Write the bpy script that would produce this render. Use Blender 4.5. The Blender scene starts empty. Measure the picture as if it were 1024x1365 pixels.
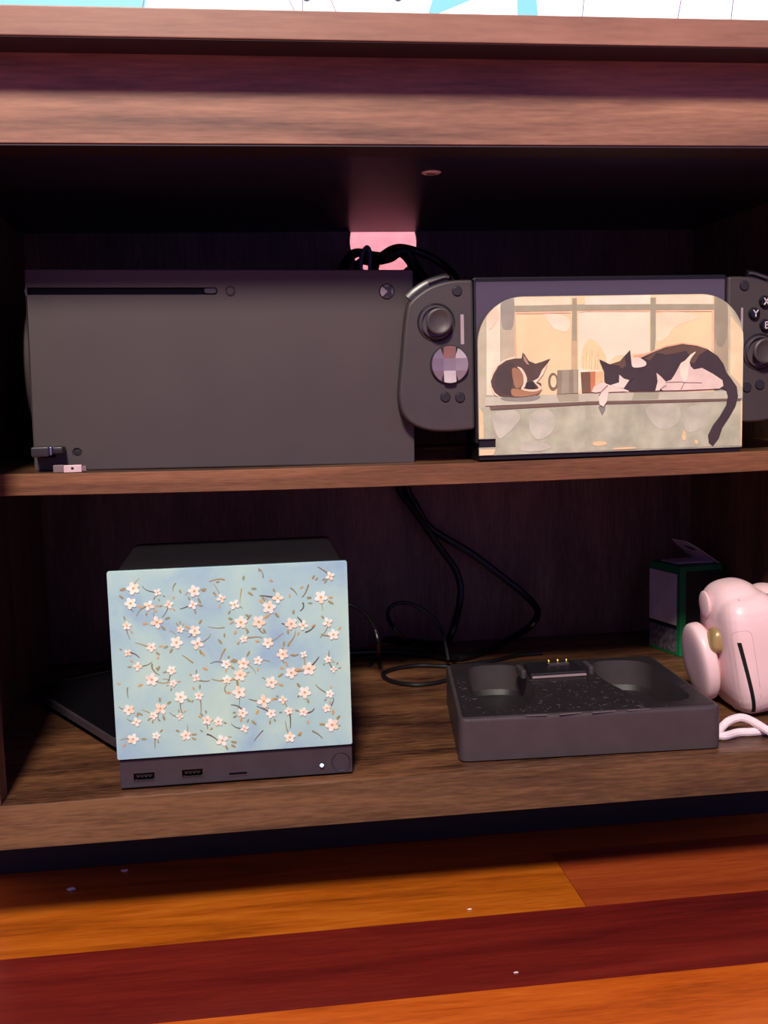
import bpy, bmesh, math, random
from mathutils import Vector, Matrix
from mathutils.geometry import tessellate_polygon

random.seed(7)
scn = bpy.context.scene
COL = scn.collection
PI = math.pi

# ------------------------------------------------------------------ camera
FPX = 1380.0                                   # focal length for a 1024 px wide frame
AX = Vector((0.9913, -0.0402, 0.1252))         # world axes seen by the camera (right, down, forward)
AY = Vector((-0.1291, -0.1163, 0.9848))
AZ = Vector((-0.0251, -0.9924, -0.1205))
CAM = Vector((0.0, -0.68, 0.375))
cd = bpy.data.cameras.new('camera')
cd.sensor_fit = 'HORIZONTAL'; cd.sensor_width = 36.0; cd.lens = 36.0 * FPX / 1024.0
cd.clip_start = 0.01
co = bpy.data.objects.new('camera', cd); COL.objects.link(co)
M = Matrix(((AX[0], -AX[1], -AX[2]), (AY[0], -AY[1], -AY[2]), (AZ[0], -AZ[1], -AZ[2])))
co.matrix_world = Matrix.Translation(CAM) @ M.to_4x4().normalized()
scn.camera = co

# ------------------------------------------------------------------ world, light, exposure
w = bpy.data.worlds.new('world'); scn.world = w; w.use_nodes = True
wb = w.node_tree.nodes['Background']
wb.inputs[0].default_value = (0.15, 0.115, 0.36, 1); wb.inputs[1].default_value = 1.2

ld = bpy.data.lights.new('ceiling_lamp', 'AREA'); ld.shape = 'DISK'; ld.size = 0.34
ld.energy = 74; ld.color = (1.0, 0.88, 0.76)
lo = bpy.data.objects.new('ceiling_lamp', ld); COL.objects.link(lo)
lo.location = (-0.27, -1.62, 1.94)
lo.rotation_euler = (Vector((0.12, 0.08, 0.30)) - Vector(lo.location)).to_track_quat('-Z', 'Y').to_euler()

scn.view_settings.view_transform = 'Standard'; scn.view_settings.look = 'None'
scn.view_settings.gamma = 1.0; scn.view_settings.use_curve_mapping = False
scn.view_settings.exposure = 0.0

# ------------------------------------------------------------------ helpers
def ray(px, py):
    v = Vector((px - 512.0, py - 682.5, FPX))
    return Vector((AX.dot(v), AY.dot(v), AZ.dot(v)))
def at(px, py, Y):
    r = ray(px, py); return CAM + r * ((Y - CAM.y) / r.y)
def atz(px, py, Z):
    r = ray(px, py); return CAM + r * ((Z - CAM.z) / r.z)

def lin(c):
    out = []
    for v in c[:3]:
        v = v / 255.0
        out.append(v / 12.92 if v <= 0.04045 else ((v + 0.055) / 1.055) ** 2.4)
    return (out[0], out[1], out[2], 1.0)

MATS = {}
def mat(name, rgb, rough=0.5, metal=0.0, var=0.06, scale=60.0, bump=0.0, bscale=400.0, coat=0.0, spec=0.5):
    if name in MATS: return MATS[name]
    m = bpy.data.materials.new(name); m.use_nodes = True
    nt = m.node_tree; b = nt.nodes['Principled BSDF']
    c = lin(rgb)
    tc = nt.nodes.new('ShaderNodeTexCoord')
    n = nt.nodes.new('ShaderNodeTexNoise'); n.inputs['Scale'].default_value = scale; n.inputs['Detail'].default_value = 4
    nt.links.new(tc.outputs['Object'], n.inputs['Vector'])
    r = nt.nodes.new('ShaderNodeValToRGB')
    lo_ = [max(0, v * (1 - var * 2)) for v in c[:3]]; hi_ = [min(1, v * (1 + var * 2)) for v in c[:3]]
    r.color_ramp.elements[0].position = 0.3; r.color_ramp.elements[1].position = 0.7
    r.color_ramp.elements[0].color = (*lo_, 1); r.color_ramp.elements[1].color = (*hi_, 1)
    nt.links.new(n.outputs['Fac'], r.inputs['Fac']); nt.links.new(r.outputs['Color'], b.inputs['Base Color'])
    b.inputs['Roughness'].default_value = rough; b.inputs['Metallic'].default_value = metal
    b.inputs['Coat Weight'].default_value = coat
    b.inputs['Specular IOR Level'].default_value = spec
    if bump > 0:
        n2 = nt.nodes.new('ShaderNodeTexNoise'); n2.inputs['Scale'].default_value = bscale; n2.inputs['Detail'].default_value = 3
        nt.links.new(tc.outputs['Object'], n2.inputs['Vector'])
        bp = nt.nodes.new('ShaderNodeBump'); bp.inputs['Strength'].default_value = bump; bp.inputs['Distance'].default_value = 0.001
        nt.links.new(n2.outputs['Fac'], bp.inputs['Height']); nt.links.new(bp.outputs['Normal'], b.inputs['Normal'])
    MATS[name] = m; return m

def emis(name, rgb, strength):
    if name in MATS: return MATS[name]
    m = bpy.data.materials.new(name); m.use_nodes = True
    b = m.node_tree.nodes['Principled BSDF']
    b.inputs['Base Color'].default_value = (0.02, 0.02, 0.02, 1)
    b.inputs['Emission Color'].default_value = lin(rgb); b.inputs['Emission Strength'].default_value = strength
    MATS[name] = m; return m

def wood(name, cols, axis='X', rough=0.42, contrast=1.0, seed=0.0, coat=0.0, grain=26.0, fleck=0.5):
    """procedural laminate / timber with the grain running along one axis"""
    if name in MATS: return MATS[name]
    m = bpy.data.materials.new(name); m.use_nodes = True
    nt = m.node_tree; b = nt.nodes['Principled BSDF']; L = nt.links.new
    tc = nt.nodes.new('ShaderNodeTexCoord')
    def mapped(long, cross):
        mp = nt.nodes.new('ShaderNodeMapping')
        s = [cross] * 3; s['XYZ'.index(axis)] = long
        mp.inputs['Scale'].default_value = s; mp.inputs['Location'].default_value = (seed, seed * 1.7, seed * 0.6)
        L(tc.outputs['Object'], mp.inputs['Vector']); return mp
    n1 = nt.nodes.new('ShaderNodeTexNoise'); n1.inputs['Scale'].default_value = 1.0; n1.inputs['Detail'].default_value = 5
    n1.inputs['Distortion'].default_value = 0.9
    L(mapped(4.0, grain).outputs['Vector'], n1.inputs['Vector'])
    n2 = nt.nodes.new('ShaderNodeTexNoise'); n2.inputs['Scale'].default_value = 1.0; n2.inputs['Detail'].default_value = 6
    L(mapped(26.0, grain * 11).outputs['Vector'], n2.inputs['Vector'])
    mx = nt.nodes.new('ShaderNodeMath'); mx.operation = 'MULTIPLY_ADD'; mx.inputs[1].default_value = 0.42
    L(n2.outputs['Fac'], mx.inputs[0])
    n3 = nt.nodes.new('ShaderNodeTexNoise'); n3.inputs['Scale'].default_value = 1.0; n3.inputs['Detail'].default_value = 3
    L(mapped(75.0, grain * 17).outputs['Vector'], n3.inputs['Vector'])
    fl = nt.nodes.new('ShaderNodeMath'); fl.operation = 'MULTIPLY_ADD'; fl.inputs[1].default_value = fleck; fl.inputs[2].default_value = -0.14 - fleck * 0.5
    L(n3.outputs['Fac'], fl.inputs[0])
    sc = nt.nodes.new('ShaderNodeMath'); sc.operation = 'MULTIPLY_ADD'; sc.inputs[1].default_value = 0.9; L(fl.outputs[0], sc.inputs[2])
    L(n1.outputs['Fac'], sc.inputs[0]); L(sc.outputs[0], mx.inputs[2])
    r = nt.nodes.new('ShaderNodeValToRGB')
    e = r.color_ramp.elements
    mid = 0.5; sp = 0.24 / contrast
    e[0].position = mid - sp; e[1].position = mid + sp
    e[0].color = lin(cols[0]); e[1].color = lin(cols[2])
    k = e.new(mid); k.color = lin(cols[1])
    L(mx.outputs[0], r.inputs['Fac']); L(r.outputs['Color'], b.inputs['Base Color'])
    b.inputs['Roughness'].default_value = rough; b.inputs['Coat Weight'].default_value = coat
    b.inputs['Coat Roughness'].default_value = 0.22
    bp = nt.nodes.new('ShaderNodeBump'); bp.inputs['Strength'].default_value = 0.12; bp.inputs['Distance'].default_value = 0.0006
    L(n2.outputs['Fac'], bp.inputs['Height']); L(bp.outputs['Normal'], b.inputs['Normal'])
    MATS[name] = m; return m

OFF = {}
def finish(name, verts, faces, material, parent=None, smooth=False, mats=None, fmat=None):
    """verts in the thing's own space (world space for a top-level mesh)"""
    vs = [Vector(v) for v in verts]
    lo_ = Vector((min(v.x for v in vs), min(v.y for v in vs), min(v.z for v in vs)))
    hi_ = Vector((max(v.x for v in vs), max(v.y for v in vs), max(v.z for v in vs)))
    c = (lo_ + hi_) * 0.5
    if parent is None: c.z = lo_.z
    me = bpy.data.meshes.new(name)
    me.from_pydata([tuple(v - c) for v in vs], [], faces)
    for mm in (mats or [material]): me.materials.append(mm)
    if fmat:
        for i, p in enumerate(me.polygons): p.material_index = fmat[i]
    if smooth:
        me.polygons.foreach_set('use_smooth', [True] * len(me.polygons))
        me.set_sharp_from_angle(angle=math.radians(25))
    me.update()
    o = bpy.data.objects.new(name, me); COL.objects.link(o)
    if parent is not None:
        o.parent = parent
        o.location = c - OFF.get(parent.name, Vector((0, 0, 0)))
        OFF[o.name] = c
    else:
        o.location = c; OFF[o.name] = c
    return o

def from_bm(name, bm, material, parent=None, smooth=True, **kw):
    bm.normal_update()
    bm.verts.index_update()
    vs = [v.co.copy() for v in bm.verts]; fs = [[v.index for v in f.verts] for f in bm.faces]
    bm.free()
    o = finish(name, vs, fs, material, parent, smooth, **kw)
    if smooth:
        wn = o.modifiers.new('weighted', 'WEIGHTED_NORMAL'); wn.weight = 100; wn.keep_sharp = True
    return o

def bevel_bm(bm, width, segs=2, angle=30):
    bm.normal_update()
    es = [e for e in bm.edges if len(e.link_faces) == 2 and e.calc_face_angle(0) > math.radians(angle)]
    bmesh.ops.bevel(bm, geom=es, offset=width, segments=segs, affect='EDGES', profile=0.5, clamp_overlap=True)

def box(name, x0, x1, y0, y1, z0, z1, material, parent=None, bevel=0.0006, segs=2):
    bm = bmesh.new()
    bmesh.ops.create_cube(bm, size=1.0)
    for v in bm.verts:
        v.co = Vector((x0 + (v.co.x + .5) * (x1 - x0), y0 + (v.co.y + .5) * (y1 - y0), z0 + (v.co.z + .5) * (z1 - z0)))
    if bevel: bevel_bm(bm, bevel, segs)
    return from_bm(name, bm, material, parent)

def prism(name, pts, a0, a1, material, parent=None, plane='XZ', bevel=0.0, segs=2, smooth=True, angle=30):
    """outline extruded along the axis missing from plane"""
    bm = bmesh.new()
    def P(p, a):
        return Vector((p[0], a, p[1])) if plane == 'XZ' else (Vector((p[0], p[1], a)) if plane == 'XY' else Vector((a, p[0], p[1])))
    A = [bm.verts.new(P(p, a0)) for p in pts]; B = [bm.verts.new(P(p, a1)) for p in pts]
    n = len(pts)
    bm.faces.new(A); bm.faces.new(B[::-1])
    for i in range(n): bm.faces.new((A[i], B[i], B[(i + 1) % n], A[(i + 1) % n]))
    bmesh.ops.recalc_face_normals(bm, faces=bm.faces[:])
    if bevel: bevel_bm(bm, bevel, segs, angle)
    return from_bm(name, bm, material, parent, smooth)

def rrect(x0, x1, y0, y1, r, n=6):
    if not isinstance(r, (list, tuple)): r = [r] * 4       # lower-left, lower-right, upper-right, upper-left
    out = []
    for (cx, cy, a0, rr) in ((x0 + r[0], y0 + r[0], PI, r[0]), (x1 - r[1], y0 + r[1], 1.5 * PI, r[1]), (x1 - r[2], y1 - r[2], 0, r[2]), (x0 + r[3], y1 - r[3], .5 * PI, r[3])):
        if rr <= 1e-9: out.append((cx, cy)); continue
        for i in range(n + 1):
            a = a0 + .5 * PI * i / n; out.append((cx + rr * math.cos(a), cy + rr * math.sin(a)))
    return out

def round_poly(pts, r, n=5):
    out = []; N = len(pts)
    for i in range(N):
        p = Vector(pts[i]).to_2d(); a = Vector(pts[i - 1]).to_2d(); b = Vector(pts[(i + 1) % N]).to_2d()
        u = (a - p); v = (b - p); rr = min(r, u.length * .45, v.length * .45)
        s = p + u.normalized() * rr; e = p + v.normalized() * rr
        for k in range(n + 1):
            t = k / n; q = s * (1 - t) ** 2 + p * 2 * t * (1 - t) + e * t * t; out.append((q.x, q.y))
    return out

def smooth_loop(pts, n=4):
    out = []; N = len(pts)
    for i in range(N):
        p0, p1, p2, p3 = [Vector(pts[(i + k - 1) % N]) for k in range(4)]
        for k in range(n):
            t = k / n
            q = 0.5 * ((2 * p1) + (-p0 + p2) * t + (2 * p0 - 5 * p1 + 4 * p2 - p3) * t * t + (-p0 + 3 * p1 - 3 * p2 + p3) * t ** 3)
            out.append(tuple(q))
    return out

def spline(pts, n=8):
    out = []; N = len(pts); P = [Vector(p) for p in pts]
    for i in range(N - 1):
        p0 = P[max(i - 1, 0)]; p1 = P[i]; p2 = P[i + 1]; p3 = P[min(i + 2, N - 1)]
        for k in range(n):
            t = k / n
            out.append(0.5 * ((2 * p1) + (-p0 + p2) * t + (2 * p0 - 5 * p1 + 4 * p2 - p3) * t * t + (-p0 + 3 * p1 - 3 * p2 + p3) * t ** 3))
    out.append(P[-1]); return out

def tube(name, pts, r, material, parent=None, n=8, sides=10, flat=1.0):
    path = spline(pts, n)
    vs, fs = [], []
    up = Vector((0, 0, 1)); prev = None
    for i, p in enumerate(path):
        d = (path[min(i + 1, len(path) - 1)] - path[max(i - 1, 0)]).normalized()
        if prev is None:
            a = d.cross(up)
            if a.length < 1e-3: a = d.cross(Vector((1, 0, 0)))
            a.normalize()
        else:
            a = (prev - d * prev.dot(d)).normalized()
        prev = a; b = d.cross(a)
        for k in range(sides):
            t = 2 * PI * k / sides; vs.append(p + a * (r * math.cos(t)) + b * (r * flat * math.sin(t)))
    for i in range(len(path) - 1):
        for k in range(sides):
            k2 = (k + 1) % sides
            fs.append((i * sides + k, i * sides + k2, (i + 1) * sides + k2, (i + 1) * sides + k))
    fs.append(tuple(range(sides))[::-1]); m = (len(path) - 1) * sides; fs.append(tuple(m + k for k in range(sides)))
    return finish(name, vs, fs, material, parent, True)

def lathe(name, c, prof, material, parent=None, axis='Y', n=32, smooth=True):
    """prof: (radius, offset along axis); offset grows towards the viewer (-Y) / up / +X"""
    vs, fs = [], []
    for (r, h) in prof:
        for k in range(n):
            t = 2 * PI * k / n; u, v = r * math.cos(t), r * math.sin(t)
            vs.append(Vector(c) + (Vector((u, -h, v)) if axis == 'Y' else Vector((u, v, h)) if axis == 'Z' else Vector((h, u, v))))
    for i in range(len(prof) - 1):
        for k in range(n):
            k2 = (k + 1) % n; fs.append((i * n + k, i * n + k2, (i + 1) * n + k2, (i + 1) * n + k))
    fs.append(tuple(range(n))[::-1]); m = (len(prof) - 1) * n; fs.append(tuple(m + k for k in range(n)))
    bm = bmesh.new(); bv = [bm.verts.new(v) for v in vs]
    for f in fs:
        try: bm.faces.new([bv[i] for i in f])
        except ValueError: pass
    bmesh.ops.recalc_face_normals(bm, faces=bm.faces[:])
    return from_bm(name, bm, material, parent, smooth)

def button(name, c, r, h, material, parent, axis='Y', bev=None):
    bev = bev or min(r, h) * 0.35
    return lathe(name, c, [(r, -0.001), (r, h - bev), (r - bev * .35, h - bev * .3), (r - bev, h)], material, parent, axis, 28)

def holed(name, outer, holes, a0, a1, material, parent=None, plane='XY', floors=None, lip=0.0):
    """slab with through holes (or wells when floors gives a floor level per hole); lip rounds the a1 rim"""
    def P(p, a): return Vector((p[0], p[1], a)) if plane == 'XY' else (Vector((p[0], a, p[1])) if plane == 'XZ' else Vector((a, p[0], p[1])))
    bm = bmesh.new()
    def ring(pts, a): return [bm.verts.new(P(p, a)) for p in pts]
    def wall(A, B):
        n = len(A)
        for i in range(n): bm.faces.new((A[i], A[(i + 1) % n], B[(i + 1) % n], B[i]))
    def inset(pts, d):
        N = len(pts); out = []
        for i in range(N):
            a = Vector(pts[i - 1]); p = Vector(pts[i]); b = Vector(pts[(i + 1) % N])
            t = (b - a)
            if t.length < 1e-9: out.append(tuple(p)); continue
            t.normalize(); nrm = Vector((-t.y, t.x)); out.append(tuple(p + nrm * d))
        return out
    sgn = 1 if a1 > a0 else -1
    o0 = ring(outer, a0)
    if lip:
        o1 = ring(outer, a1 - sgn * lip); o15 = ring(inset(outer, lip * .3), a1 - sgn * lip * .3); topo = inset(outer, lip); o2 = ring(topo, a1)
        wall(o0, o1); wall(o1, o15); wall(o15, o2)
    else:
        topo = outer; o2 = ring(outer, a1); wall(o0, o2)
    tops = [ring(h, a1) for h in holes]
    flat = [v for rg in [o2] + tops for v in rg]
    loops = [[Vector((p[0], p[1], 0)) for p in pts] for pts in [topo] + list(holes)]
    for t in tessellate_polygon(loops):
        try: bm.faces.new([flat[i] for i in t])
        except ValueError: pass
    bots = []
    for i, h in enumerate(holes):
        if floors and floors[i] is not None:
            fl = floors[i]; rim = ring(h, fl + sgn * 0.004); low = ring(inset(h, 0.003), fl)
            wall(tops[i], rim); wall(rim, low); bm.faces.new(low)
        else:
            b_ = ring(h, a0); wall(tops[i], b_); bots.append((h, b_))
    flat = [v for rg in [o0] + [b for _, b in bots] for v in rg]
    loops = [[Vector((p[0], p[1], 0)) for p in pts] for pts in [outer] + [h for h, _ in bots]]
    for t in tessellate_polygon(loops):
        try: bm.faces.new([flat[i] for i in t])
        except ValueError: pass
    bmesh.ops.recalc_face_normals(bm, faces=bm.faces[:])
    return from_bm(name, bm, material, parent, True)

def empty(name, loc, label, cat, group=None, rot=None):
    o = bpy.data.objects.new(name, None); COL.objects.link(o); o.location = loc
    o.empty_display_size = 0.02
    if rot: o.rotation_euler = rot
    return tag(o, label, cat, group)
def tag(o, label=None, cat=None, group=None, kind=None):
    if label: o['label'] = label
    if cat: o['category'] = cat
    if group: o['group'] = group
    if kind: o['kind'] = kind
    return o
# things are built in world coordinates; their Empty sits at the base
def thing(name, loc, label, cat, group=None):
    o = empty(name, loc, label, cat, group); OFF[o.name] = Vector(loc); return o

# ------------------------------------------------------------------ materials
WAL = [(58, 37, 29), (100, 69, 52), (132, 95, 71)]
walx = wood('walnut_along', WAL, 'X')
walx2 = wood('walnut_top_edge', [(116, 80, 66), (144, 102, 84), (166, 120, 98)], 'X', seed=3, contrast=.7, fleck=.25)
walf = wood('walnut_fascia', [(92, 64, 54), (136, 96, 77), (170, 124, 98)], 'X', seed=11, contrast=.95, grain=34, fleck=.22)
wale = wood('walnut_shelf_edge', [(84, 52, 35), (116, 75, 50), (146, 98, 67)], 'X', seed=6, grain=60, contrast=.8)
walb = wood('walnut_lower_edge', [(58, 41, 28), (90, 65, 43), (120, 88, 58)], 'X', seed=9, grain=42)
walz = wood('walnut_upright', WAL, 'Z', seed=5)
wals = wood('walnut_shelf_top', [(40, 24, 17), (90, 58, 38), (128, 86, 56)], 'X', seed=2, contrast=1.15)
backp = wood('walnut_back', [(74, 50, 46), (102, 72, 64), (126, 92, 80)], 'Z', seed=8, rough=.5)
ceilm = wood('walnut_ceiling_shade', [(34, 36, 64), (42, 43, 76), (50, 50, 84)], 'X', seed=4, rough=.40)  # same walnut, with the bluish shade of the bay ceiling put into its colour
black = mat('black_plastic', (22, 20, 24), .38)
blacks = mat('black_satin', (38, 36, 40), .5, bump=.05, bscale=1800)
rubber = mat('black_cable_rubber', (16, 15, 20), .42)
hole = mat('dark_recess', (5, 5, 7), .6)

# ------------------------------------------------------------------ setting
floor = box('floor', -1.6, 1.9, -1.7, 0.472, -0.03, -0.006, mat('subfloor', (30, 12, 8), .8), None, 0)
tag(floor, 'glossy hardwood plank floor in orange and deep red tones', kind='structure')
PL = {
 'orange': wood('plank_orange', [(138, 54, 13), (190, 86, 20), (210, 108, 32)], 'X', .3, 1.0, 1.0, .25, 30, .25),
 'amber': wood('plank_amber', [(130, 62, 12), (176, 88, 16), (198, 108, 28)], 'X', .3, 1.1, 4.0, .25, 40, .25),
 'red': wood('plank_red', [(76, 18, 15), (102, 26, 20), (122, 36, 25)], 'X', .3, .9, 7.0, .25, 34, .25),
 'brown': wood('plank_brown', [(118, 46, 20), (148, 60, 26), (172, 80, 34)], 'X', .3, .9, 9.0, .25, 36, .25)}
def plank(x0, x1, y0, kind):
    box('plank', x0 + .0002, x1 - .0002, y0 + .0002, y0 + .0892 - .0002, -.006, 0.0, PL[kind], floor, 0)
rows = {0: [(-1.6, -.70, 'red'), (-.70, .2262, 'amber'), (.2262, 1.1, 'brown'), (1.1, 1.9, 'amber')],
        -1: [(-1.6, -.95, 'orange'), (-.95, .78, 'red'), (.78, 1.9, 'brown')],
        -2: [(-1.6, -.5, 'brown'), (-.5, .62, 'orange'), (.62, 1.9, 'red')]}
kinds = ['amber', 'red', 'orange', 'brown']
for r in range(-19, 5):
    y0 = 0.0017 + r * .0893
    if r in rows:
        for (a, b, k) in rows[r]: plank(a, b, y0, k)
    else:
        x = -1.6; k0 = random.randrange(4)
        while x < 1.9:
            L_ = random.uniform(.7, 1.3); e_ = min(1.9, x + L_)
            if 1.9 - e_ < .2: e_ = 1.9
            plank(x, e_, y0, kinds[k0 % 4]); k0 += random.choice((1, 2, 3)); x = e_
wall = box('wall_back', -1.6, 1.9, 0.47, 0.50, -0.03, 2.2, mat('wall_paint', (232, 205, 205), .8, bump=.05, bscale=300), None, 0)
tag(wall, 'pale pinkish painted wall behind the cabinet', kind='structure')

# ------------------------------------------------------------------ cabinet
ZS = 0.1077                     # top of the lower shelf
YB = 0.364                      # front of the back panel
XL, XR = -0.206, 0.462          # inner faces of the sides
ZC = 0.5275                     # underside of the top compartment
cab = thing('media_cabinet', (0.112, 0.18, 0.0), 'dark walnut open media cabinet with two shelves standing on the plank floor', 'cabinet')
box('top_board', XL - .06, XR + .06, -.030, .385, .5822, .5992, walx2, cab, .0009)
box('top_shade_strip', XL - .059, XR + .059, -.0290, -.0002, .5817, .5822, mat('underside_shade', (50, 36, 46), .5), cab, 0)  # thin added strip, the shade under the overhang painted as a dark colour
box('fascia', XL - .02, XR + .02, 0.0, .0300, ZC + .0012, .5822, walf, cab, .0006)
box('rail_shade_strip', XL - .02, XR + .02, .0010, .0300, ZC, ZC + .0012, mat('underside_shade', (50, 36, 46), .5), cab, 0)  # added strip with the shade beneath the fascia in its colour
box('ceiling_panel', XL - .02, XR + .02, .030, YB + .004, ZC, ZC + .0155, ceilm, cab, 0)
for (a, b) in ((XL - .02, XL), (XR, XR + .02)):
    box('side_panel', a, b, .0195, YB + .004, .0771, .5821, walz, cab, .0004)
for (a, b) in ((XL - .02, -.1722), (.4420, XR + .02)):
    box('stile', a, b, 0.0, .0192, ZS, ZC, walz, cab, .0007)
box('bottom_board', XL - .02, XR + .02, 0.0, YB + .004, .0771, ZS, wals, cab, .0009)
box('edge_band', XL - .02, XR + .02, -.0008, .0006, .0774, ZS - .0004, walb, cab, .0003)
# back panel with the cable cut-out just under the ceiling
hc = (0.139, ZC - .010); hr = 0.0335
arc = []
a_s = math.asin((ZC - hc[1]) / hr)
for i in range(25):
    a = a_s - (2 * PI - (PI - 2 * a_s)) * 0 - i * (PI + 2 * a_s) / 24
    arc.append((hc[0] + hr * math.cos(a), hc[1] + hr * math.sin(a)))
out = [(XL - .02, .0771), (XR + .02, .0771), (XR + .02, ZC)] + arc + [(XL - .02, ZC)]
prism('back_panel', out, YB, YB + .004, backp, cab, 'XZ', 0, smooth=False)
box('back_rail', XL - .02, XR + .02, YB, YB + .004, ZC + .016, .5822, backp, cab, 0)
for yy in (.130, .330):
    box('plinth', XL - .018, XR + .018, yy, yy + .02, 0.0002, .0771, mat('plinth_black', (24, 20, 20), .7), cab, .0005)
lathe('screw_cap', (0.1374, .081, ZC + .0004), [(.0072, 0), (.0072, -.0006), (.0062, -.0012), (.001, -.0013)], mat('grey_cap', (228, 218, 226), .5), cab, 'Z', 24)
box('cap_slot', .1340, .1408, .0802, .0818, ZC - .0013, ZC - .0009, hole, cab, 0)
# sagging middle shelf
YS = 0.076
def sag(x):
    xs = (-.177, .0975, .399); zs_ = (.3204, .3170, .3183); s = 0
    for i in range(3):
        t = zs_[i]
        for j in range(3):
            if i != j: t *= (x - xs[j]) / (xs[i] - xs[j])
        s += t
    return s
def bent(name, y0, y1, t0, t1, m):
    n = 24; pts = []
    X = [XL + .0005 + (XR - XL - .001) * i / n for i in range(n + 1)]
    pts = [(x, sag(x) - t1) for x in X] + [(x, sag(x) - t0) for x in X[::-1]]
    return prism(name, pts, y0, y1, m, cab, 'XZ', .0005, 1, True, 50)
bent('middle_shelf', YS + .0008, YB - .022, 0, .0158, wals)
bent('edge_band', YS, YS + .0008, .0002, .0157, wale)
for xx in (XL, XR):
    for yy in (.12, .28):
        s = 1 if xx == XL else -1
        lathe('shelf_pin', (xx + (.0 if s > 0 else -.010), yy, sag(xx + s * .004) - .0158 - .0027), [(.0025, 0), (.0025, .010)], mat('pin_metal', (150, 150, 155), .35, 1.0), cab, 'X', 12)

# ------------------------------------------------------------------ television
tv = thing('television', (0.15, .15, .6022), 'large flat television with bright white and cyan picture on cabinet top', 'television')
box('housing', -.55, .85, .128, .165, .622, 1.40, black, tv, .003)
prism('screen', rrect(-.543, .843, .628, 1.393, .002), .1255, .1285, emis('screen_white', (250, 250, 255), 2.2), tv, 'XZ', 0)
scr = [c for c in tv.children if c.name.startswith('screen')][0]
def scr_poly(name, px, m, z0):
    prism(name, [(at(x, y, z0).x, at(x, y, z0).z) for (x, y) in px], z0, .1256, m, scr, 'XZ', 0, smooth=False)
cy = emis('screen_cyan', (150, 232, 250), 1.0); ln = emis('screen_line', (190, 150, 200), .7); dk = emis('screen_violet', (90, 70, 130), .4)
scr_poly('screen_shape', [(-160, -60), (205, -60), (190, 30), (-160, 30)], cy, .1252)
scr_poly('screen_shape', [(585, -30), (640, -30), (628, 0), (575, 22), (570, 22)], cy, .1252)
scr_poly('screen_shape', [(689, -40), (712, -40), (718, 26), (690, 26)], cy, .1252)
for (a, b) in (((195, -20), (188, 25)), ((403, -20), (404, 25)), ((437, -10), (452, 25)), ((780, -20), (776, 30)), ((912, -20), (902, 34)), ((980, -20), (974, 34)), ((384, -4), (396, 22))):
    d = .7
    scr_poly('screen_line', [(a[0] - d, a[1]), (a[0] + d, a[1]), (b[0] + d, b[1]), (b[0] - d, b[1])], ln, .1251)
for cx in (409, 531):
    scr_poly('screen_dot', [(cx + 6 * math.cos(t * PI / 8), -4 + 6 * math.sin(t * PI / 8)) for t in range(16)], dk, .1250)
for fx in (-.30, .60):
    prism('stand_foot', [(.06, .6022), (.30, .6022), (.29, .610), (.165, .628), (.13, .628), (.07, .610)], fx - .012, fx + .012, black, tv, 'YZ', .001)
box('added_glow_strip', -.40, .70, .1652, .168, .88, .892, emis('added_pink_glow', (255, 165, 180), 260), tv, 0)  # unseen glowing strip, added to brighten the wall behind the cable cut-out

# ------------------------------------------------------------------ big black console lying on its side
roll = 0.0125
YX = .0980
xb = empty('game_console', (-0.0175, YX, sag(-.0175) + .0003), 'large matte black game console lying on its side on the middle shelf', 'game console', rot=(0, roll, 0))
OFF[xb.name] = Vector((0, 0, 0))
def xl(px, py, Y=0.0):           # photo point on the console's front face -> its own coordinates
    p = at(px, py, YX + Y) - Vector(xb.location)
    c_, s_ = math.cos(roll), math.sin(roll)
    return Vector((p.x * c_ - p.z * s_, Y, p.x * s_ + p.z * c_))
a = xl(24, 359); b = xl(553, 617)
x0, x1, z1 = a.x + .004, b.x, xl(300, 359).z
xbm = mat('console_matte_black', (67, 57, 59), .55, var=.04, scale=14, bump=.08, bscale=2500)
s0, s1 = xl(44, 389), xl(290, 387)
slot = rrect(s0.x - .006, s1.x, (s0.z + s1.z) / 2 - .0026, (s0.z + s1.z) / 2 + .0026, .0024, 5)
u = xl(60, 604)
port = rrect(u.x - .0072, u.x + .0072, u.z - .0032, u.z + .0032, .0006, 2)
pb = xl(515.6, 388.7); ej = xl(307, 387.6); pr = xl(102.8, 603.5)
circ = lambda c, r, n=28: [(c.x + r * math.cos(2 * PI * i / n), c.z + r * math.sin(2 * PI * i / n)) for i in range(n)]
body = holed('body', rrect(x0, x1, 0.0, z1, .0016, 4), [slot, port, circ(pb, .0060), circ(ej, .0033), circ(pr, .0036)], .140, 0.0, xbm, xb, 'XZ', [.016, .014, .004, .003, .004], .0009)
lathe('round_base', (x0 - .0075, .070, z1 * .54), [(.052, 0), (.057, .002), (.058, .005), (.054, .0078)], xbm, xb, 'X', 48)
prism('disc_flap', rrect(s0.x - .005, s1.x - .001, (s0.z + s1.z) / 2 - .0021, (s0.z + s1.z) / 2 + .0021, .002, 4), .0065, .012, hole, xb, 'XZ', 0)
e1 = xl(272, 387)
prism('slot_end', rrect(e1.x, s1.x - .0007, e1.z - .0021, e1.z + .0021, .002, 4), .0012, .006, mat('slot_end_grey', (70, 66, 72), .4), xb, 'XZ', .0003)
box('slot_notch', x0 + .0002, s0.x - .004, -.0004, .003, (s0.z) - .0036, s0.z + .0032, mat('slot_end_grey', (70, 66, 72), .4), xb, .0002)
lathe('eject_button', (ej.x, 0, ej.z), [(.0029, -.003), (.0029, -.0002), (.0025, .0001), (.001, .0002)], xbm, xb, 'Y', 28)
lathe('pair_button', (pr.x, 0, pr.z), [(.0031, -.0039), (.0031, -.0018), (.0026, -.0012), (.001, -.0010)], hole, xb, 'Y', 24)
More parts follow.
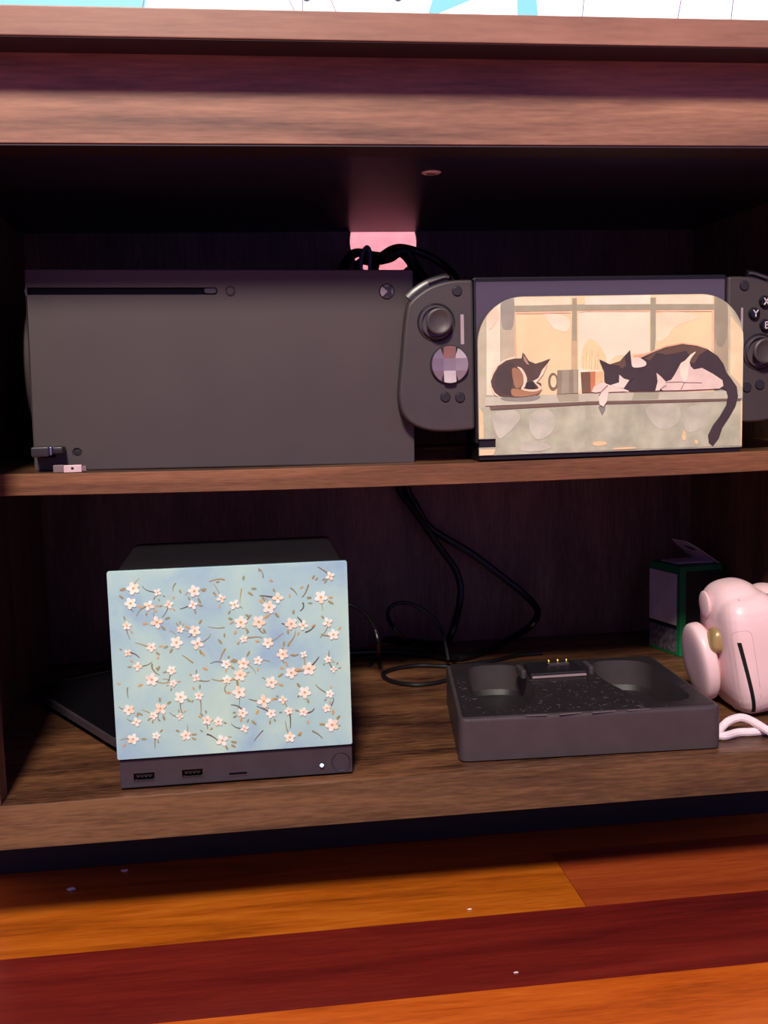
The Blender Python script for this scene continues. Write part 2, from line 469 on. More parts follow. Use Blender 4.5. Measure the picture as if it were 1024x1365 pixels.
pw = lathe('power_button', (pb.x, 0, pb.z), [(.0056, -.004), (.0056, -.0004), (.005, .0002), (.001, .0005)], mat('power_dark', (46, 42, 52), .4), xb, 'Y', 32)
pgrey = mat('power_grey', (150, 140, 150), .35); pg2 = mat('power_grey_soft', (96, 90, 102), .35)
R_ = .0050
def seg(a0, a1, tipx, tipz, m):
    pts = [(pb.x + R_ * math.cos(a0 + (a1 - a0) * i / 8), pb.z + R_ * math.sin(a0 + (a1 - a0) * i / 8)) for i in range(9)] + [(pb.x + tipx, pb.z + tipz)]
    prism('logo_segment', pts, -.0009, .0002, m, pw, 'XZ', 0, smooth=False)
# the console lies on its side, so the crossed-sphere mark lies with it
seg(math.radians(135), math.radians(228), .0006, .0, pgrey)
seg(math.radians(-36), math.radians(36), .0030, .0, pg2)
seg(math.radians(62), math.radians(118), 0, .0030, pg2)
seg(math.radians(242), math.radians(298), 0, -.0030, mat('power_dark2', (60, 54, 64), .4))

# dongles
dg = thing('usb_dongle', at(60, 604, .072), 'small black usb dongle plugged into the front of the black console', 'usb dongle')
p0 = at(42, 611, .080); p1 = at(82, 595, .080)
box('casing', p0.x, p0.x + .0125, .078, .0975, p0.z + .0008, p1.z, mat('dongle_black', (46, 42, 46), .35), dg, .0012)
box('rear_casing', p0.x + .0135, p1.x, .084, .0975, p0.z + .0022, p1.z - .0004, mat('dongle_black2', (34, 31, 36), .4), dg, .0014)
box('metal_collar', p0.x + .0122, p0.x + .0138, .0815, .0972, p0.z + .0018, p1.z - .0004, mat('dongle_metal', (190, 190, 215), .3, 1.0), dg, .0002)
pk = thing('usb_plug', at(92, 626, .077), 'tiny pale pink usb receiver lying at the left front of middle shelf', 'usb plug')
q0 = at(71, 629, .0775); q1 = at(115, 621, .0775); zb = sag(q0.x) + .0002
pinkm = mat('receiver_pink', (240, 205, 205), .4)
qa = at(85, 625, .0775).x; qb = at(109, 625, .0775).x
box('shell', qa, qb, .0765, .0815, zb, zb + .0050, mat('receiver_metal', (235, 205, 205), .35, .3), pk, .0003)
box('cap', q0.x, qa, .0768, .0818, zb, zb + .0054, mat('receiver_cap', (118, 100, 104), .4), pk, .0006)
box('window', (qa + qb) / 2 - .0010, (qa + qb) / 2 + .0008, .0763, .0770, zb + .0020, zb + .0036, hole, pk, 0)
box('tip', qb, q1.x, .0775, .0812, zb + .0006, zb + .0042, mat('receiver_cap', (118, 100, 104), .4), pk, .0003)

# ------------------------------------------------------------------ dock with the cat picture
YD = 0.0768
dock = thing('console_dock', (at(815, 600, YD).x, .11, sag(.27) + .0002), 'handheld console dock with a painted cover of two cats sleeping on a windowsill', 'console dock')
def dxz(px, py, Y=YD):
    p = at(px, py, Y); return (p.x, p.z)
zd0 = sag(.27) + .0004
cov = [dxz(638, 608), dxz(992, 597), dxz(991, 450)]
TL, TR = dxz(636, 394.5), dxz(990, 392.5)
L0, R0 = dxz(637, 480), dxz(991, 470)
rr = .0345
def corner(cx, cz, a0, n=12): return [(cx + rr * math.cos(a0 + .5 * PI * i / n), cz + rr * math.sin(a0 + .5 * PI * i / n)) for i in range(n + 1)]
ztop = (TL[1] + TR[1]) / 2
xl_, xr_ = L0[0], R0[0]; zbot = zd0 + .0042
n0, n1 = dxz(638, 597), dxz(661, 585)
outline = [(xl_, zbot), (xr_, zbot)] + corner(xr_ - rr, ztop - rr, 0) + corner(xl_ + rr, ztop - rr, .5 * PI) + [(xl_, n1[1]), (n1[0], n1[1]), (n1[0], n0[1]), (xl_, n0[1])]
sage = mat('print_sage', (176, 174, 152), .55, var=.10, scale=45)
cover = prism('faceplate', outline, YD, YD + .0016, sage, dock, 'XZ', 0, smooth=False)
prism('front_panel', [(xl_ + .0006, zd0 + .0006), (xr_ - .0006, zd0 + .0006)] + corner(xr_ - rr - .0006, ztop - rr - .0006, 0) + corner(xl_ + rr + .0006, ztop - rr - .0006, .5 * PI), YD + .0017, YD + .0048, black, dock, 'XZ', .0004)
box('dock_base', xl_ + .001, xr_ - .001, YD + .004, YD + .050, zd0, zd0 + .012, black, dock, .001)
prism('rear_panel', rrect(xl_ + .001, xr_ - .001, zd0 + .012, ztop - .001, [.001, .001, .03, .03], 8), YD + .0215, YD + .050, black, dock, 'XZ', .0015)

# the printed picture: thin layers of flat print
LAY = [0]
def A(x, y): return dxz(630 + x / 5.389, 380 + y / 5.389)
def B(x, y): return dxz(780 + x / 4.655, 380 + y / 4.655)
def clip_in(p):                # keep print inside the plate outline
    x, z = p
    x = min(max(x, xl_ + .0003), xr_ - .0003); z = min(max(z, zbot + .0003), ztop - .0003)
    for (cx, s) in ((xl_ + rr, -1), (xr_ - rr, 1)):
        dx, dz = x - cx, z - (ztop - rr)
        if dx * s > 0 and dz > 0:
            l = math.hypot(dx, dz)
            if l > rr - .0003: x = cx + dx * (rr - .0003) / l; z = ztop - rr + dz * (rr - .0003) / l
    return (x, z)
def subdiv(pts, step=.004):
    o = []
    for i in range(len(pts)):
        a, b = pts[i], pts[(i + 1) % len(pts)]
        n = max(1, int(math.hypot(b[0] - a[0], b[1] - a[1]) / step))
        for k in range(n): o.append((a[0] + (b[0] - a[0]) * k / n, a[1] + (b[1] - a[1]) * k / n))
    return o
def pr_(name, fn, pts, rgb, layer, soft=False, var=.05, scale=70):
    q = [fn(*p) for p in pts]
    if soft: q = [tuple(v) for v in smooth_loop(q, 4)]
    q = [clip_in(p) for p in subdiv(q)]
    m = mat('print_%d_%d_%d' % rgb, rgb, .55, var=var, scale=scale)
    LAY[0] += 1
    vs = [(x, YD - .00012 * layer - 1.2e-6 * LAY[0], z) for (x, z) in q]
    loops = [[Vector((x, z, 0)) for (x, z) in q]]
    fs = [tuple(t) for t in tessellate_polygon(loops)]
    bm = bmesh.new(); bv = [bm.verts.new(v) for v in vs]
    for f in fs:
        try: bm.faces.new([bv[i] for i in f])
        except ValueError: pass
    bm.normal_update()
    for f in bm.faces:
        if f.normal.y > 0: f.normal_flip()
    return from_bm(name, bm, m, cover, False)
PX = lambda x, y: dxz(x, y)
PEACH = (250, 216, 170); CREAM = (252, 228, 198); FRAME = (168, 162, 138); GREY = (150, 146, 136)
DARK = (68, 56, 60); BRN = (104, 80, 68); WHT = (244, 222, 206); SILL = (202, 198, 176); LINE = (120, 98, 86)
# window
pr_('window_print', PX, [(634, 388), (648, 388), (648, 545), (640, 570), (634, 590)], (196, 188, 160), 1)
pr_('window_print', PX, [(648.5, 388), (667, 388), (667, 527), (648.5, 527)], (250, 226, 200), 1)
pr_('window_print', PX, [(668, 388), (686, 388), (686, 527), (668, 527)], (196, 184, 156), 1)
pr_('window_print', A, [(208, 100), (295, 100), (292, 290), (250, 320), (210, 290)], (158, 152, 140), 2, True)
pr_('window_print', PX, [(686, 388), (952, 388), (952, 523), (686, 527)], PEACH, 1, scale=25)
pr_('window_print', PX, [(771, 416), (866, 415), (866, 470), (820, 475), (771, 523)], (253, 232, 204), 2, scale=25)
pr_('window_print', A, [(520, 210), (640, 215), (700, 260), (680, 330), (600, 320), (550, 270)], (252, 228, 200), 2, True)
pr_('window_print', B, [(440, 180), (620, 170), (700, 200), (560, 260), (500, 330), (440, 340)], (252, 226, 192), 2, True)
pr_('window_print', A, [(300, 95), (700, 88), (700, 145), (300, 148)], (253, 222, 190), 2)
pr_('window_print', B, [(0, 75), (405, 62), (405, 118), (0, 122)], (253, 232, 210), 2)
pr_('window_print', B, [(440, 65), (790, 65), (790, 118), (440, 118)], (252, 226, 196), 2)
pr_('window_print', A, [(296, 150), (808, 138), (808, 182), (296, 192)], FRAME, 3)
pr_('window_print', B, [(0, 122), (800, 118), (800, 152), (0, 156)], FRAME, 3)
pr_('window_print', A, [(715, 95), (748, 92), (752, 610), (708, 610)], (170, 160, 136), 4)
pr_('window_print', A, [(708, 400), (752, 400), (752, 610), (708, 610)], (206, 180, 142), 5)
pr_('window_print', B, [(405, 78), (438, 78), (438, 320), (430, 420), (405, 420)], FRAME, 4)
pr_('window_print', A, [(300, 190), (308, 190), (318, 530), (300, 530)], (226, 184, 150), 3)
pr_('window_print', A, [(308, 196), (706, 190), (706, 200), (316, 208)], (236, 194, 160), 4)
pr_('window_print', A, [(762, 190), (808, 184), (808, 192), (762, 200)], (236, 198, 164), 4)
pr_('window_print', B, [(0, 158), (400, 158), (400, 166), (0, 166)], (236, 198, 164), 4)
pr_('window_print', B, [(440, 158), (796, 156), (796, 164), (440, 166)], (236, 198, 164), 4)
pr_('window_print', B, [(785, 164), (798, 160), (800, 420), (785, 400)], (238, 200, 168), 4)
pr_('window_print', B, [(800, 70), (885, 90), (884, 560), (800, 560)], (178, 164, 138), 2)
pr_('window_print', B, [(810, 70), (880, 90), (880, 300), (850, 380), (810, 340)], (160, 150, 130), 3, True)
pr_('window_print', B, [(885, 120), (985, 290), (985, 660), (890, 640)], (206, 196, 166), 2)
pr_('window_print', B, [(902, 190), (980, 290), (984, 640), (900, 550)], (253, 220, 178), 3)
pr_('window_print', A, [(108, 210), (170, 160), (185, 230), (120, 320)], (252, 212, 184), 3, True)
# plants in the window
for (x, y, h_) in ((790, 600, 90), (810, 600, 120), (835, 600, 100), (850, 610, 140), (875, 610, 110), (895, 610, 125)):
    pr_('plant_print', A, [(x, y), (x + 4, y), (x + 10, y - h_), (x + 6, y - h_)], (216, 178, 134), 3)
pr_('plant_print', A, [(780, 500), (830, 390), (900, 420), (960, 520), (940, 600), (790, 600)], (250, 218, 168), 2, True)
# sill and wall below
pr_('wall_print', A, [(60, 880), (808, 856), (808, 1219), (168, 1230), (168, 1104), (60, 1104)], (184, 184, 160), 1, var=.12, scale=55)
pr_('wall_print', B, [(0, 720), (985, 700), (985, 995), (0, 1030)], (184, 184, 160), 2, var=.12, scale=50)
for q in ([(150, 920), (300, 900), (340, 960), (260, 1060), (190, 1100), (150, 1010)], [(420, 930), (520, 890), (590, 950), (570, 1060), (470, 1110), (410, 1040)], [(330, 1140), (460, 1120), (560, 1160), (500, 1190), (350, 1190)]):
    pr_('wall_print', A, q, (198, 196, 178), 3, True, .08)
for q in ([(380, 760), (560, 740), (590, 830), (500, 900), (420, 860)], [(640, 760), (780, 750), (760, 840), (700, 900), (620, 900)]):
    pr_('wall_print', B, q, (194, 192, 172), 3, True, .08)
for q in ([(50, 975), (120, 970), (130, 990), (60, 998)], [(180, 1010), (300, 1004), (310, 1014), (190, 1020)], [(600, 940), (615, 900), (625, 950), (610, 965)], [(680, 960), (700, 965), (695, 985), (680, 980)]):
    pr_('wall_print', B, q, (240, 206, 158), 4, True)
pr_('wall_print', A, [(38, 880), (75, 920), (80, 1100), (40, 1105)], (250, 208, 160), 2)
pr_('wall_print', A, [(45, 1180), (165, 1180), (150, 1225), (45, 1235)], (250, 212, 168), 3)
pr_('wall_print', B, [(965, 720), (985, 720), (985, 995), (965, 995)], (250, 216, 172), 3)
pr_('sill_print', A, [(88, 806), (808, 778), (808, 838), (88, 868)], SILL, 5)
pr_('sill_print', B, [(0, 672), (985, 655), (985, 702), (0, 724)], SILL, 5)
pr_('sill_print', A, [(120, 870), (808, 838), (808, 858), (130, 896)], LINE, 6)
pr_('sill_print', B, [(0, 722), (970, 702), (960, 716), (0, 742)], LINE, 6)
pr_('sill_print', A, [(600, 785), (760, 780), (760, 832), (620, 838)], (176, 170, 144), 6)
pr_('sill_print', B, [(300, 668), (460, 664), (450, 706), (290, 712)], (172, 170, 146), 6)
pr_('sill_print', A, [(210, 806), (470, 792), (440, 830), (260, 835)], (150, 146, 136), 6, True)
# curled tabby
pr_('cat_print', A, [(122, 690), (140, 630), (178, 570), (240, 530), (300, 516), (300, 540), (200, 600), (150, 700), (150, 760), (190, 800), (150, 780)], (250, 214, 188), 6, True)
pr_('cat_print', A, [(130, 690), (148, 640), (182, 582), (240, 542), (300, 527), (350, 527), (358, 485), (372, 498), (402, 545), (450, 565), (500, 550), (556, 528), (520, 580), (492, 612), (480, 650), (448, 690), (490, 706), (496, 750), (470, 782), (400, 797), (300, 806), (212, 802), (162, 772), (136, 730)], (92, 72, 66), 7)
pr_('cat_print', A, [(165, 640), (215, 580), (290, 560), (300, 640), (280, 720), (290, 780), (220, 780), (165, 730)], (78, 64, 62), 8, True)
pr_('cat_print', A, [(282, 600), (330, 606), (362, 660), (352, 722), (312, 742), (290, 690)], (164, 122, 94), 9, True)
pr_('cat_print', A, [(318, 588), (350, 598), (380, 645), (388, 690), (368, 738), (344, 748), (362, 705), (360, 650), (340, 612)], (246, 218, 190), 10, True)
pr_('cat_print', A, [(280, 745), (350, 750), (430, 765), (474, 740), (492, 752), (466, 782), (400, 796), (320, 802), (280, 790)], (176, 130, 96), 10, True)
pr_('cat_print', A, [(430, 690), (470, 668), (500, 605), (540, 560), (505, 640), (452, 704)], (246, 222, 196), 10)
pr_('cat_print', A, [(345, 742), (420, 750), (470, 740), (440, 700), (470, 712), (496, 745), (440, 765), (370, 758)], (240, 212, 184), 11, True)
pr_('cat_print', A, [(360, 500), (378, 520), (404, 575), (385, 570), (365, 540)], (176, 138, 122), 11)
pr_('cat_print', A, [(385, 700), (430, 700), (448, 735), (400, 742), (378, 730)], (60, 50, 54), 12, True)
# mugs
mugring = [(577 + 36 * math.cos(t * PI / 10), 692 + 62 * math.sin(t * PI / 10)) for t in range(20)]
pr_('mug_print', A, mugring, (128, 112, 92), 6)
pr_('mug_print', A, [(579 + 22 * math.cos(t * PI / 10), 692 + 44 * math.sin(t * PI / 10)) for t in range(20)], (250, 218, 174), 7)
pr_('mug_print', A, [(606, 612), (756, 606), (756, 776), (604, 784)], (150, 138, 116), 8)
pr_('mug_print', A, [(640, 612), (690, 610), (690, 778), (636, 780)], (166, 156, 136), 9)
pr_('mug_print', A, [(720, 608), (750, 606), (750, 774), (724, 778)], (172, 162, 140), 9)
pr_('mug_print', A, [(774, 626), (880, 620), (876, 768), (784, 774)], (122, 92, 72), 8)
pr_('mug_print', A, [(842, 622), (880, 620), (876, 768), (846, 772)], (206, 130, 92), 9)
pr_('mug_print', A, [(882, 620), (936, 620), (930, 690), (880, 720)], (240, 196, 148), 8)
# stretched black and white cat
pr_('cat_print', B, [(300, 436), (360, 430), (430, 404), (500, 376), (600, 358), (700, 372), (760, 394), (740, 420), (600, 400), (420, 440), (320, 470)], (236, 176, 142), 7)
pr_('cat_print', B, [(240, 645), (232, 560), (282, 480), (350, 448), (430, 412), (500, 386), (600, 366), (690, 377), (760, 400), (820, 440), (856, 490), (876, 545), (902, 577), (938, 630), (946, 690), (930, 750), (890, 820), (850, 880), (826, 950), (790, 996), (765, 975), (760, 930), (790, 870), (832, 815), (872, 745), (882, 690), (872, 650), (850, 640), (430, 658), (280, 660)], DARK, 8)
pr_('cat_print', B, [(366, 455), (430, 415), (520, 384), (600, 370), (700, 382), (756, 402), (704, 434), (676, 484), (645, 480), (650, 440), (620, 408), (560, 424), (500, 432), (440, 420), (396, 470)], BRN, 9)
pr_('cat_print', B, [(284, 456), (330, 450), (374, 478), (368, 502), (322, 512), (290, 505)], WHT, 10, True)
pr_('cat_print', B, [(552, 556), (588, 488), (640, 462), (652, 505), (672, 524), (722, 514), (792, 552), (848, 590), (854, 625), (830, 642), (700, 648), (590, 652), (478, 654), (462, 636), (490, 602), (530, 588)], (232, 208, 196), 10)
pr_('cat_print', B, [(590, 485), (616, 468), (650, 432), (684, 414), (652, 458), (640, 500), (634, 560), (616, 602), (592, 568), (584, 520)], (248, 228, 206), 11, True)
pr_('cat_print', B, [(440, 545), (466, 566), (500, 602), (470, 630), (460, 652), (432, 656), (446, 600)], (236, 212, 200), 10)
pr_('cat_print', B, [(84, 460), (150, 492), (212, 472), (276, 403), (286, 500), (302, 575), (272, 600), (212, 612), (150, 622), (116, 592), (114, 530)], DARK, 11)
pr_('cat_print', B, [(150, 492), (212, 472), (240, 440), (250, 500), (225, 520), (205, 500)], BRN, 12)
pr_('cat_print', B, [(208, 556), (236, 580), (270, 590), (236, 640), (190, 632), (150, 622), (206, 604)], WHT, 13)
pr_('cat_print', B, [(38, 662), (50, 630), (96, 602), (150, 620), (232, 642), (272, 658), (142, 664), (132, 720), (110, 754), (86, 742), (78, 690), (92, 662), (60, 668)], WHT, 12)
pr_('cat_print', B, [(92, 662), (78, 690), (84, 690), (98, 664), (140, 624), (134, 620)], (150, 112, 108), 13)
pr_('cat_print', B, [(80, 752), (108, 758), (126, 742), (122, 770), (104, 806)], (140, 136, 132), 7)
for (a_, b_) in (((498, 604), (600, 600)), ((600, 604), (720, 606)), ((590, 648), (612, 606)), ((470, 640), (500, 622))):
    dx, dy = b_[0] - a_[0], b_[1] - a_[1]; l = math.hypot(dx, dy); ox, oy = -dy / l * 1.6, dx / l * 1.6
    pr_('cat_print', B, [(a_[0] - ox, a_[1] - oy), (b_[0] - ox, b_[1] - oy), (b_[0] + ox, b_[1] + oy), (a_[0] + ox, a_[1] + oy)], (120, 92, 90), 12)

# ------------------------------------------------------------------ handheld console standing in the dock
hh = thing('handheld_console', (at(800, 560, .09).x, .092, zd0 + .012), 'black handheld console with two grip controllers standing in the cat picture dock', 'handheld console')
YT = .0845                      # tablet front
t0, t1 = dxz(631, 369, YT), dxz(969, 366, YT)
zt1 = (t0[1] + t1[1]) / 2
prism('tablet', rrect(t0[0], t1[0], zd0 + .0125, zt1, .002), YT, YT + .0118, black, hh, 'XZ', .0012)
g0, g1 = dxz(634, 376, YT), dxz(966, 376, YT)
glass = mat('screen_glass_reflection', (84, 73, 84), .08, var=.0, coat=.6, spec=.8)  # base colour lightened to stand in for the room's reflection
prism('glass', rrect(g0[0], g1[0], zd0 + .02, zt1 - .0035, .001), YT - .0006, YT + .0004, glass, hh, 'XZ', .0002)
ctl = mat('controller_black', (66, 58, 60), .48, var=.03, bump=.05, bscale=2500)
btn = mat('button_black', (44, 40, 44), .35)
YC = .0832                      # controller front face
sc_ = lambda x, y: (525 + x / 5.25, 355 + y / 5.25)
outl = [(552, 92), (440, 94), (350, 108), (250, 143), (170, 196), (122, 240), (94, 290), (74, 450), (58, 650), (40, 850), (42, 950), (66, 1035), (130, 1105), (250, 1150), (400, 1157), (560, 1142)]
OL = [dxz(*sc_(x, y), YC) for (x, y) in outl]
OL[0] = (t0[0] - .0004, OL[0][1]); OL[-1] = (t0[0] - .0004, OL[-1][1])
mid = (t0[0] + t1[0]) / 2
zmir = (t1[1] - t0[1])
OR_ = [(2 * mid - x, z) for (x, z) in OL]
def dense(pts):
    core = [Vector((p[0], p[1], 0)) for p in pts]
    return [(v.x, v.y) for v in spline(core, 4)]
left = prism('left_controller', dense(OL), YC, YC + .0138, ctl, hh, 'XZ', .0062, 6, True, 40)
right = prism('right_controller', dense(OR_)[::-1], YC, YC + .0138, ctl, hh, 'XZ', .0062, 6, True, 40)
px2m = (dxz(700, 480, YC)[0] - dxz(600, 480, YC)[0]) / 100.0
def stick(px, py, par):
    c = dxz(px, py, YC); c = (c[0], YC, c[1])
    k = px2m
    lathe('stick_well', c, [(25 * k, -.0015), (25 * k, .0002), (24.2 * k, .0007), (22.5 * k, .0003), (21 * k, -.0008), (5 * k, -.0010)], btn, par, 'Y', 40)
    lathe('stick_ring', c, [(20.5 * k, -.001), (20.5 * k, .0026), (19.6 * k, .0031), (18.4 * k, .0026), (17.8 * k, .001)], mat('stick_ring_grey', (120, 110, 120), .25, .6), par, 'Y', 40)
    s = lathe('thumbstick', (c[0] + .0010, c[1], c[2] + .0004), [(8 * k, -.001), (9 * k, .005), (16.2 * k, .0062), (17 * k, .0072), (16.6 * k, .0084), (14.6 * k, .0090), (11.6 * k, .0086), (9.5 * k, .0079), (5 * k, .0076), (1 * k, .0075)], ctl, par, 'Y', 40)
stick(581.5, 430, left); stick(1012.5, 469, right)
# segmented d-pad disc
c = dxz(598.7, 486, YC); R1 = 24.2 * px2m
dp = lathe('dpad_disc', (c[0], YC, c[1]), [(R1 * 1.05, -.001), (R1 * 1.05, .0012), (R1, .0022), (R1 * .9, .0022)], mat('dpad_rim', (60, 54, 58), .35, .3), left, 'Y', 40)
fac = mat('dpad_metal', (188, 170, 170), .34, .75)
tilt = [[-1, 0, 1], [-1, 0, 1], [-1, 0, 1]]
h3 = R1 * .33
cuts = [-R1, -h3, h3, R1]
for i in range(3):
    for j in range(3):
        # each facet is the square cell cut by the disc's rim, tipped towards its side
        cx0, cx1, cz0, cz1 = cuts[i], cuts[i + 1], cuts[j], cuts[j + 1]
        pts = []
        n = 6
        ring = [(cx0 + (cx1 - cx0) * t / n, cz0) for t in range(n)] + [(cx1, cz0 + (cz1 - cz0) * t / n) for t in range(n)] + [(cx1 - (cx1 - cx0) * t / n, cz1) for t in range(n)] + [(cx0, cz1 - (cz1 - cz0) * t / n) for t in range(n)]
        rm = R1 * .985
        for (x, z) in ring:
            l = math.hypot(x, z)
            if l > rm: x, z = x * rm / l, z * rm / l
            pts.append((x * .995, z * .995))
        a, b = (i - 1), (j - 1)
        hgt = lambda x, z: .0024 + (.0 if (a == 0 and b == 0) else 0) + (abs(x) - h3) * .26 * (1 if a else 0) - (abs(z) - h3) * .10 * (1 if (b and a) else 0) + (abs(z) - h3) * .26 * (1 if (b and not a) else 0)
        vs = [(c[0] + x, YC - hgt(x, z), c[1] + z) for (x, z) in pts] + [(c[0] + x, YC - .0015, c[1] + z) for (x, z) in pts]
        N = len(pts); fs = [tuple(range(N))] + [(k, (k + 1) % N, N + (k + 1) % N, N + k) for k in range(N)]
        bm = bmesh.new(); bv = [bm.verts.new(v) for v in vs]
        for f in fs:
            try: bm.faces.new([bv[q] for q in f])
            except ValueError: pass
        bmesh.ops.remove_doubles(bm, verts=bm.verts[:], dist=1e-6)
        bmesh.ops.recalc_face_normals(bm, faces=bm.faces[:])
        from_bm('dpad_facet', bm, fac, dp, False)
def small(px, py, r, par, name='menu_button', m=btn, h=.0012):
    p = dxz(px, py, YC)
    lathe('button_seat', (p[0], YC, p[1]), [(r * px2m * 1.16, -.0005), (r * px2m * 1.16, .00008), (r * px2m, .0001)], hole, par, 'Y', 24)
    return button(name, (p[0], YC, p[1]), r * px2m, h, m, par)
for (x, y) in ((609.4, 388), (593.8, 529.3), (613.4, 530)): small(x, y, 6.0, left)
for (x, y) in ((992.5, 381), (995.6, 516.5), (1013, 513)): small(x, y, 6.0, right)
def stroke(name, segs, cx, cz, s, Y, m, par, wd=.16):
    for (x0_, z0_, x1_, z1_) in segs:
        dx, dz = x1_ - x0_, z1_ - z0_; l = math.hypot(dx, dz) or 1
        ox, oz = -dz / l * wd / 2, dx / l * wd / 2; ex, ez = dx / l * wd / 3, dz / l * wd / 3
        pts = [(x0_ - ex + ox, z0_ - ez + oz), (x0_ - ex - ox, z0_ - ez - oz), (x1_ + ex - ox, z1_ + ez - oz), (x1_ + ex + ox, z1_ + ez + oz)]
        prism(name, [(cx + x * s, cz + z * s) for (x, z) in pts], Y, Y + .0004, m, par, 'XZ', 0, smooth=False)
LET = {'X': [(-.35, -.5, .35, .5), (-.35, .5, .35, -.5)], 'Y': [(-.38, .5, 0, .02), (.38, .5, 0, .02), (0, .02, 0, -.5)],
       'B': [(-.28, -.5, -.28, .5), (-.28, .5, .15, .5), (.15, .5, .25, .28), (.25, .28, .12, .03), (-.28, .03, .14, .03), (.14, .03, .3, -.24), (.3, -.24, .16, -.5), (.16, -.5, -.28, -.5)],
       'A': [(-.36, -.5, 0, .5), (.36, -.5, 0, .5), (-.22, -.14, .22, -.14)]}
white = mat('letter_white', (225, 215, 215), .5)
gloss = mat('button_gloss', (20, 18, 22), .15, coat=.5)
for (L_, x, y) in (('X', 1019, 402), ('Y', 1004.9, 418), ('B', 1019.8, 433.5), ('A', 1034, 417)):
    p = dxz(x, y, YC)
    lathe('button_seat', (p[0], YC, p[1]), [(8.3 * px2m, -.0005), (8.3 * px2m, .00008), (7 * px2m, .0001)], hole, right, 'Y', 24)
    bt = lathe('face_button', (p[0], YC, p[1]), [(7.4 * px2m, -.001), (7.4 * px2m, .0022), (6.6 * px2m, .0030), (4 * px2m, .0033), (1 * px2m, .0033)], gloss, right, 'Y', 28)
    stroke('letter', LET[L_], p[0], p[1], 8.2 * px2m, YC - .0037, white, bt)
bar = mat('light_bar', (172, 150, 156), .4)
for (x0_, y0_, x1_, y1_, par) in ((615.6, 419, 617, 459, left), (988.6, 410, 989.6, 440, right)):
    a, b = dxz(x0_, y1_, YC), dxz(x1_, y0_, YC)
    prism('light_strip', rrect(min(a[0], b[0]) - .0007, max(a[0], b[0]) + .0007, a[1], b[1], .0006, 3), YC - .0002, YC + .001, bar, par, 'XZ', 0)
# shoulder buttons along the upper outer curve
shm = mat('shoulder_black', (50, 46, 50), .3)
for (pts, par) in ((OL, left), (OR_, right)):
    arcp = [Vector((pts[i][0], YC + .0065, pts[i][1])) for i in (5, 4, 3, 2)]
    end = Vector((pts[1][0] * .45 + pts[2][0] * .55, YC + .0065, pts[1][1] * .5 + pts[2][1] * .5))
    tube('shoulder_button', [p + Vector((0, 0, .0006)) for p in arcp + [end]], .0026, shm, par, 6, 10, 2.2)
    a = arcp[-1] * .6 + end * .4
    tube('trigger_edge', [arcp[2] + Vector((0, -.004, .0034)), arcp[3] + Vector((0, -.004, .0034)), end + Vector((0, -.004, .0028))], .0010, mat('trigger_grey', (84, 80, 90), .45), par, 5, 8)

# ------------------------------------------------------------------ cube console with the printed cover
YQ = .010
cx0, cx1 = -.0970, .0612
cube = thing('cube_console', ((cx0 + cx1) / 2, .075, ZS + .0002), 'small black cube console with pale blue floral print cover on the lower shelf', 'game console')
cb = mat('cube_black', (58, 52, 58), .42, bump=.04, bscale=2500)
cbd = mat('cube_dark', (24, 22, 26), .45)
zq1 = .2585
prism('body', rrect(cx0 + .004, cx1 - .002, ZS + .0215, zq1 - .0006, .004), YQ + .004, YQ + .128, cbd, cube, 'XZ', .002, 3)
up = lambda px, py: at(px, py, YQ)
port1, port2, sd, led, pwb = up(192, 1036), up(256.5, 1031), up(317.5, 1031.5), up(429, 1020), up(454.5, 1016)
zz0, zz1 = ZS + .0016, ZS + .0212
usb = lambda p: rrect(p.x - .0069, p.x + .0069, p.z - .0029, p.z + .0029, .0003, 2)
slt = rrect(sd.x - .0062, sd.x + .0062, sd.z - .0008, sd.z + .0008, .0007, 3)
base = holed('base', rrect(cx0 + .0006, cx1, zz0, zz1, .0008, 3), [usb(port1), usb(port2), slt, circ(led, .0017, 16), circ(pwb, .0066, 36)], YQ + .13, YQ + .0006, cb, cube, 'XZ', [YQ + .012, YQ + .012, YQ + .008, YQ + .003, YQ + .004], .0006)
for p in (port1, port2):
    box('port_tongue', p.x - .0056, p.x + .0056, YQ + .0014, YQ + .011, p.z - .0001, p.z + .0014, mat('port_black', (14, 13, 15), .4), base, .0001)
    for k in range(4):
        box('port_contact', p.x - .0045 + k * .0026, p.x - .0034 + k * .0026, YQ + .0016, YQ + .010, p.z - .0006, p.z - .0001, mat('contact_grey', (120, 105, 100), .35, .8), base, 0)
    for (a, b, c_, d_) in ((-.0073, .0073, -.0033, -.0029), (-.0073, .0073, .0029, .0032)):
        box('port_rim', p.x + a, p.x + b, YQ + .0002, YQ + .0012, p.z + c_, p.z + d_, mat('rim_brown', (96, 78, 78), .35, .5), base, 0)
box('slot_rim', sd.x - .0066, sd.x + .0066, YQ + .0002, YQ + .0012, sd.z - .0014, sd.z - .0008, mat('rim_brown', (96, 78, 78), .35, .5), base, 0)
lathe('status_light', (led.x, YQ + .0006, led.z), [(.0016, -.002), (.0016, .0002), (.0011, .0008)], emis('led_white', (190, 205, 255), 9), base, 'Y', 16)
lathe('power_button', (pwb.x, YQ + .0006, pwb.z), [(.0061, -.003), (.0061, -.0004), (.0057, .0), (.001, .0001)], cb, base, 'Y', 36)
for fx in (cx0 + .016, cx1 - .016):
    for fy in (YQ + .016, YQ + .112):
        lathe('foot', (fx, fy, ZS + .0002), [(.007, 0), (.007, .0016)], black, base, 'Z', 16)
